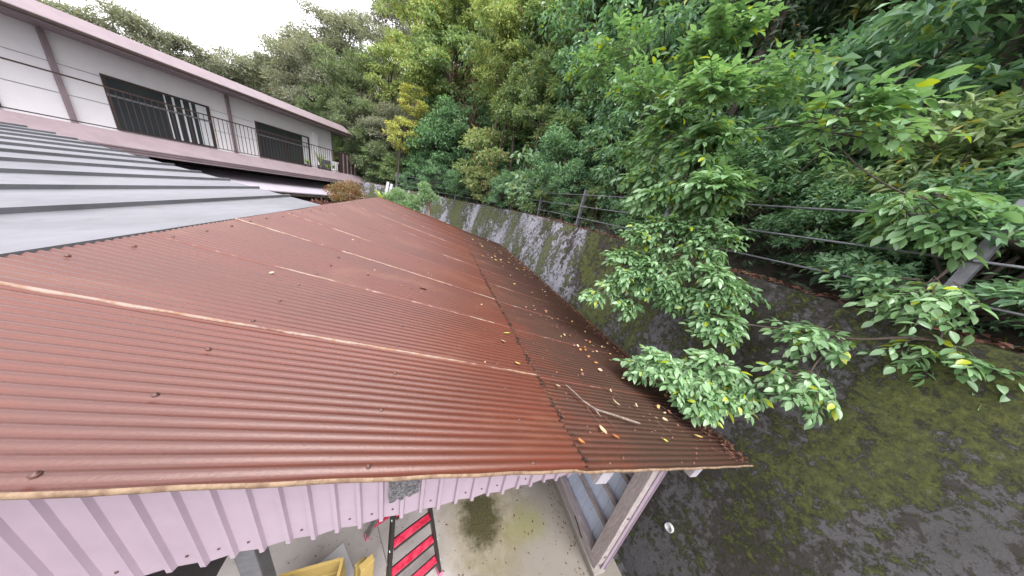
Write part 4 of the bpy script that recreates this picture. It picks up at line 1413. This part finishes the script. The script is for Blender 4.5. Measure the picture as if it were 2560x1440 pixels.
# further trees of the wood, standing in uneven rows up the slope
trng = np.random.default_rng(21)
for d0, step, rr in ((0.75, 1.0, 0.55), (1.25, 1.2, 0.85), (2.2, 1.6, 1.2), (3.9, 2.4, 1.45), (6.0, 2.9, 1.75), (8.6, 3.5, 2.0), (12.0, 4.2, 2.4)):
    s_ = 6.5
    while s_ < 62:
        i = int(np.argmin(np.abs(PS - s_)))
        dd_ = d0 + trng.uniform(-.3, .3)
        x, y = PX_[i] + PNX[i] * dd_, PY_[i] + PNY[i] * dd_
        s_ += step * trng.uniform(0.85, 1.2) * (1.0 if y < 14 else 1.35)
        r = rr * trng.uniform(0.85, 1.2) * (1.0 if y < 14 else 1.15)
        if y < -1.0 or x < -24: continue
        if d0 < 2 and 4.0 < y < 8.0 and trng.uniform() < 0.35: continue
        if (x < -7 and d0 > 5) or (x < -2.5 and d0 > 8): continue
        if y > 17 and x < -1: kind = trng.choice(['haze', 'pine', 'pine'])
        elif y > 12: kind = trng.choice(['deep', 'dark', 'lime', 'mid', 'pine'])
        elif y > 8: kind = trng.choice(['mid', 'dark', 'lime', 'mid', 'deep'])
        else: kind = trng.choice(['gloss', 'gloss', 'mid', 'dark', 'fine' if d0 < 3 else 'gloss'])
        if d0 < 2: kind = trng.choice(['fine', 'deep', 'mid', 'dark'])
        z = hill_at(x, y)[0] + (0.75 if d0 < 2 else 1.25) * r
        TREES.append((x, y, z, r, str(kind)))

for d0, step, rr, zc in ((2.6, 2.6, 1.7, 9.6), (4.6, 3.0, 2.0, 12.2), (7.5, 3.4, 2.3, 14.6)):
    s_ = 7.5
    while s_ < 27:
        i = int(np.argmin(np.abs(PS - s_)))
        x, y = PX_[i] + PNX[i] * d0, PY_[i] + PNY[i] * d0
        s_ += step * trng.uniform(0.85, 1.2)
        TREES.append((x, y, zc + trng.uniform(-.5, .6), rr * trng.uniform(.9, 1.15), str(trng.choice(['gloss', 'mid', 'dark', 'gloss'] if y < 8 else ['mid', 'lime', 'dark', 'mid']))))

for ti, (x, y, z, r, kind) in enumerate(TREES):
    hz, d, i = hill_at(x, y)
    bz = min(hz, z - 0.7 * r) - 0.05
    root = empty({'gold': 'golden_shrub', 'tint': 'flecked_shrub', 'fine': 'fine_leaved_shrub', 'deep': 'green_bush'}.get(kind, 'hillside_tree'), (x, y, bz))
    where = ('over the house' if x < -14 else 'at the far end' if x < -4.5 else 'beyond the far fence' if y > 14 else 'above mid wall' if y > 8.2 else 'above near wall' if y > 4.4 else 'at the right')
    where += ', at the top' if z > 11 else ', high up' if z > 8.5 else ', halfway up' if z > 5.2 else ', by the fence'
    tag(root, None, 'shrub' if kind in ('gold', 'tint', 'fine', 'deep') else 'tree', 'trees on the hillside')
    root['_w'] = where
    root['_k'] = kind
    cm, tm = proto(kind, ti % 2)
    sc_ = r / R0[kind]
    rz = trng.uniform(0, 6.28)
    for nm, me in (('crown', cm), ('trunk', tm)):
        o = bpy.data.objects.new(nm, me)
        COL.objects.link(o)
        o.parent = root
        o.location = (0, 0, z - bz)
        o.rotation_euler = (0, 0, rz)
        o.scale = (sc_, sc_, sc_ * trng.uniform(0.9, 1.1))

# labels that single the trees out: by kind and place, then by order from the left
groups = {}
for o in bpy.data.objects:
    if o.parent is None and '_k' in o:
        groups.setdefault((o['_k'], o['_w']), []).append(o)
ORD = ['first', 'second', 'third', 'fourth', 'fifth', 'sixth', 'seventh', 'eighth', 'ninth', 'tenth', 'eleventh', 'twelfth', 'thirteenth', 'fourteenth']
for (k, wq), lst in groups.items():
    lst.sort(key=lambda o: math.atan2(o.location.x, o.location.y))
    nn = 'shrub' if k in ('gold', 'tint', 'fine', 'deep') else 'tree'
    for j, o in enumerate(lst):
        if len(lst) == 1: lb = '%s %s %s' % (WORD[k], nn, wq)
        elif len(lst) == 2: lb = '%s of two %s %ss, %s' % (('left', 'right')[j], WORD[k], nn, wq)
        else: lb = '%s %s %s from left, %s' % (ORD[min(j, 13)], WORD[k], nn, wq)
        o['label'] = lb
        del o['_k'], o['_w']

# undergrowth over the slope and a far wood mass (uncountable)
n = 70000
ii = RNG.integers(10, len(PS) - 60, n)
dd = 0.35 + 15 * RNG.uniform(0, 1, n) ** 1.4
base = hill_z(dd, PZ_[ii])
X = PX_[ii] + PNX[ii] * dd + RNG.normal(size=n) * .1; Y = PY_[ii] + PNY[ii] * dd + RNG.normal(size=n) * .1
bump_ = np.maximum(0, np.sin(X * 2.1 + Y * 1.3) * np.cos(Y * 1.7 - X)) * 0.6
Z = base + RNG.uniform(0, 1, n) ** 1.5 * (0.12 + 0.75 * bump_) * np.clip(dd, 0.25, 1.5)
P = np.stack([X, Y, Z], 1)
o = link('undergrowth', leaf_cloud('undergrowth', P, RNG.normal(size=(n, 3)) + np.array((0, 0, -.1)), np.array((0, 0, .8)) + RNG.normal(size=(n, 3)) * .45, 0.13, 0.45), KIND['dark']['mat'])
tag(o, 'dark leafy undergrowth covering the slope behind the fence', 'undergrowth', kind='stuff')

# dead brown tangle between the yellow green trees
dt = empty('dead_shrub', (1.7, 15.4, 5.0))
tag(dt, 'dead brown tangled shrub in the dark gap of the trees', 'shrub')
mb = MB()
root = np.array((1.8, 15.6, 5.0))
ends = []
for k in range(26):
    e = np.array((1.6, 15.2, 8.1)) + RNG.normal(size=3) * np.array((0.6, 0.4, 0.9))
    mb.tube(*limb(root + RNG.normal(size=3) * .1, e, 0.03, 0.006, 0.2, 7), n=5)
    ends.append(e)
mb.build('trunk', M['twig'], dt, True)
n = 700
E = np.array(ends)[RNG.integers(0, len(ends), n)] + RNG.normal(size=(n, 3)) * 0.25
link('crown', leaf_cloud('crown', E, RNG.normal(size=(n, 3)) + np.array((0, 0, -.8)), RNG.normal(size=(n, 3)), 0.12, 0.45), M['dead'], dt)
df = empty('dead_fern', (3.9, 6.3, 4.9))
tag(df, 'withered brown fern frond hanging over the fine leaved shrub', 'fern')
for k in range(5):
    st_ = np.array((4.0 + .1 * k, 6.4 - .08 * k, 5.05)); en = st_ + np.array((-0.35 + .1 * k, -0.3, -0.22))
    t = np.linspace(0, 1, 14)[:, None]
    pp = st_ + (en - st_) * t
    PP = np.repeat(pp, 2, 0)
    sd = np.tile(np.array([[.5, -.6, -.3], [-.6, .4, -.3]]), (14, 1))
    link('frond', leaf_cloud('frond', PP, sd + RNG.normal(size=sd.shape) * .15, np.tile([[0, 0, 1.0]], (28, 1)), 0.12, 0.3), M['dead'], df)

# ------------------------------------------------------------------ overhanging trees, close to the camera
def good_leaf():
    ts = [0, 0.16, 0.36, 0.6, 0.82, 1.0]
    ws = [0.01, 0.15, 0.225, 0.205, 0.115, 0.0]
    V, F = [], []
    for t, w in zip(ts, ws):
        z = -0.16 * t * t
        V += [(-w, t, z + w * 0.32), (0, t, z), (w, t, z + w * 0.32)]
    for k in range(5):
        F += [(3 * k, 3 * k + 1, 3 * k + 4, 3 * k + 3), (3 * k + 1, 3 * k + 2, 3 * k + 5, 3 * k + 4)]
    return np.array(V), np.array(F)

GV, GF = good_leaf()
GL = np_mesh('leaf', GV, GF, True)
GL.materials.append(M['camellia'])


def overhang(name, label, base, hub, clumps, L, sprays, per, seed):
    rng = np.random.default_rng(seed)
    root = empty(name, base)
    tag(root, label, 'tree')
    mb = MB()
    mb.tube(*limb(base, hub, 0.05, 0.03, 0.08, 10), n=9)
    tw = MB()
    T_, A_, N_, L_ = [], [], [], []
    nodes = [np.array(hub, float)]
    for (c, r) in sorted(clumps, key=lambda q: np.linalg.norm(np.array(q[0]) - np.array(hub))):
        c = np.array(c, float)
        near_ = min(nodes, key=lambda q: np.linalg.norm(q - c) + 0.35 * np.linalg.norm(q - np.array(hub)))
        back = nrm(near_ - c)
        stem = c + back * min(r * 0.6, 0.4 * np.linalg.norm(near_ - c))
        far_ = np.linalg.norm(c - np.array(hub))
        mb.tube(*limb(near_, stem, max(0.006, 0.022 - 0.008 * far_), 0.005, 0.10, 9), n=6)
        nodes.append(stem)
        for k in range(sprays):
            q = nrm(rng.normal(size=3)) * rng.uniform(0.25, 1) ** 0.6 * r
            tip = c + q * np.array((1, 1, 0.62))
            st_ = stem + (tip - stem) * rng.uniform(0.15, 0.45) + rng.normal(size=3) * 0.03
            ln = np.linalg.norm(tip - st_)
            t = np.linspace(0, 1, 6)[:, None]
            sag = -0.10 * ln
            pts = st_ + (tip - st_) * t + np.array((0, 0, 1.0)) * sag * t * t
            tw.tube(pts, np.linspace(0.0032, 0.001, 6), 4, cap=False)
            d = nrm(tip - st_)
            side = nrm(np.cross(d, (0, 0, 1.0)) + 1e-6)
            for j in range(per):
                tt = 1 - 0.75 * (j / per)
                p = st_ + (tip - st_) * tt + np.array((0, 0, sag * tt * tt))
                sg = 1 if j % 2 else -1
                a = d * (0.9 if j == 0 else 0.55) + side * sg * (0.1 if j == 0 else 0.85) + np.array((0, 0, -0.28)) + rng.normal(size=3) * 0.22
                nn = np.array((0, 0, 1.0)) + side * sg * 0.25 - back * 0.25 + rng.normal(size=3) * 0.28
                T_.append(p); A_.append(a); N_.append(nn); L_.append(L * rng.uniform(0.62, 1.12))
    mb.build('trunk', M['bark'], root, True)
    tag(tw.build('twigs', M['bark'], root, True), kind='stuff')
    T_ = np.array(T_); A_ = nrm(A_); N_ = np.array(N_)
    N_ = nrm(N_ - A_ * np.sum(N_ * A_, 1, keepdims=True)); B_ = np.cross(A_, N_)
    L_ = np.array(L_)
    # keep clear of the roof
    keep = ~((T_[:, 0] < 2.45) & (T_[:, 2] < 2.30 - 0.254 * T_[:, 0] + 0.05))
    T_, A_, N_, B_, L_ = T_[keep], A_[keep], N_[keep], B_[keep], L_[keep]
    dist = np.linalg.norm(T_ - np.array((0, 0, CZ)), axis=1) / L_
    order = np.argsort(dist)
    for i in order[:300]:
        o = bpy.data.objects.new('leaf', GL)
        COL.objects.link(o)
        o.parent = root
        Mx = Matrix([[B_[i][0] * L_[i], A_[i][0] * L_[i], N_[i][0] * L_[i], T_[i][0]], [B_[i][1] * L_[i], A_[i][1] * L_[i], N_[i][1] * L_[i], T_[i][1]],
                     [B_[i][2] * L_[i], A_[i][2] * L_[i], N_[i][2] * L_[i], T_[i][2]], [0, 0, 0, 1]])
        o.matrix_parent_inverse = Matrix.Translation(-Vector(root.location))
        o.matrix_basis = Mx
    rest = order[300:]
    if len(rest):
        Vv_ = T_[rest][:, None] + (GV[None, :, 0:1] * B_[rest][:, None] + GV[None, :, 1:2] * A_[rest][:, None] + GV[None, :, 2:3] * N_[rest][:, None]) * L_[rest][:, None, None]
        F = (np.arange(len(rest)) * len(GV))[:, None, None] + GF[None]
        o = link('foliage', np_mesh('foliage', Vv_.reshape(-1, 3), F.reshape(-1, 4), True), M['camellia'], root)
        o['kind'] = 'stuff'
    return root

overhang('overhanging_tree', 'glossy evergreen whose lowest leafy branch rests over the eave corner', (4.3, 0.5, 3.5), (3.3, 0.55, 3.55),
         [((2.75, 0.75, 2.65), .28), ((3.0, 0.55, 3.05), .3), ((2.6, 0.62, 2.3), .25), ((3.1, 0.3, 2.7), .3), ((1.86, 1.24, 2.00), .17), ((2.02, 1.10, 2.12), .20), ((2.20, 0.92, 2.02), .20), ((2.27, 0.96, 2.25), .20), ((2.12, 0.86, 1.93), .16), ((2.42, 1.16, 2.45), .2), ((2.45, 0.85, 2.1), .22), ((1.93, 1.2, 2.13), .16), ((2.03, 1.04, 2.02), .17), ((2.17, .96, 2.10), .18), ((2.13, .85, 1.93), .14), ((2.28, .80, 2.05), .18), ((2.47, 1.17, 2.55), .2)], 0.072, 44, 8, 3)
overhang('overhanging_tree', 'glossy evergreen with leafy branches spread in front of the mossy wall', (3.75, 2.2, 3.2), (3.2, 1.9, 3.35),
         [((1.73, 1.99, 2.37), .14), ((1.90, 1.93, 2.52), .17), ((2.0, 1.89, 2.66), .22), ((2.02, 1.78, 2.36), .17), ((2.12, 1.98, 2.88), .22), ((2.2, 1.8, 2.78), .2), ((2.25, 1.62, 2.72), .18), ((2.14, 1.78, 2.60), .2), ((2.28, 1.94, 3.05), .24), ((2.36, 1.65, 2.85), .22), ((2.45, 1.56, 3.08), .22), ((2.38, 1.34, 2.92), .18), ((2.30, 1.52, 2.55), .17), ((2.7, 1.3, 2.8), .25), ((2.43, 1.36, 2.66), .2), ((2.31, 1.52, 2.66), .18), ((2.56, 1.56, 3.28), .24), ((2.52, 1.8, 3.28), .24), ((2.33, 2.01, 3.28), .24), ((2.12, 2.04, 3.12), .2), ((1.95, 2.04, 2.84), .18), ((2.16, 1.83, 2.84), .18), ((2.49, 1.27, 2.8), .22)], 0.070, 44, 8, 4)
overhang('overhanging_tree', 'tall glossy evergreen filling the upper right above the fence', (3.95, 3.2, 3.4), (3.3, 2.9, 4.5),
         [((2.46, 1.74, 3.65), .30), ((2.2, 1.93, 4.47), .30), ((2.5, 2.53, 4.58), .42), ((2.54, 3.38, 5.06), .5), ((2.67, 2.84, 4.37), .42), ((2.6, 4.1, 5.8), .55), ((2.5, 4.8, 5.7), .5), ((2.64, 2.86, 3.79), .38), ((2.63, 2.29, 4.06), .36), ((2.9, 2.0, 3.45), .35), ((3.1, 3.6, 4.4), .5), ((3.2, 2.2, 4.9), .5), ((2.9, 1.2, 4.2), .45), ((3.2, 0.7, 3.6), .4), ((2.64, 1.81, 3.75), .3), ((2.62, 2.09, 3.9), .32), ((2.49, 2.17, 3.62), .28), ((2.35, 2.3, 3.5), .24), ((2.61, 2.01, 4.2), .3), ((2.65, 2.56, 5.06), .35), ((2.6, 2.3, 5.2), .35)], 0.105, 50, 9, 5)
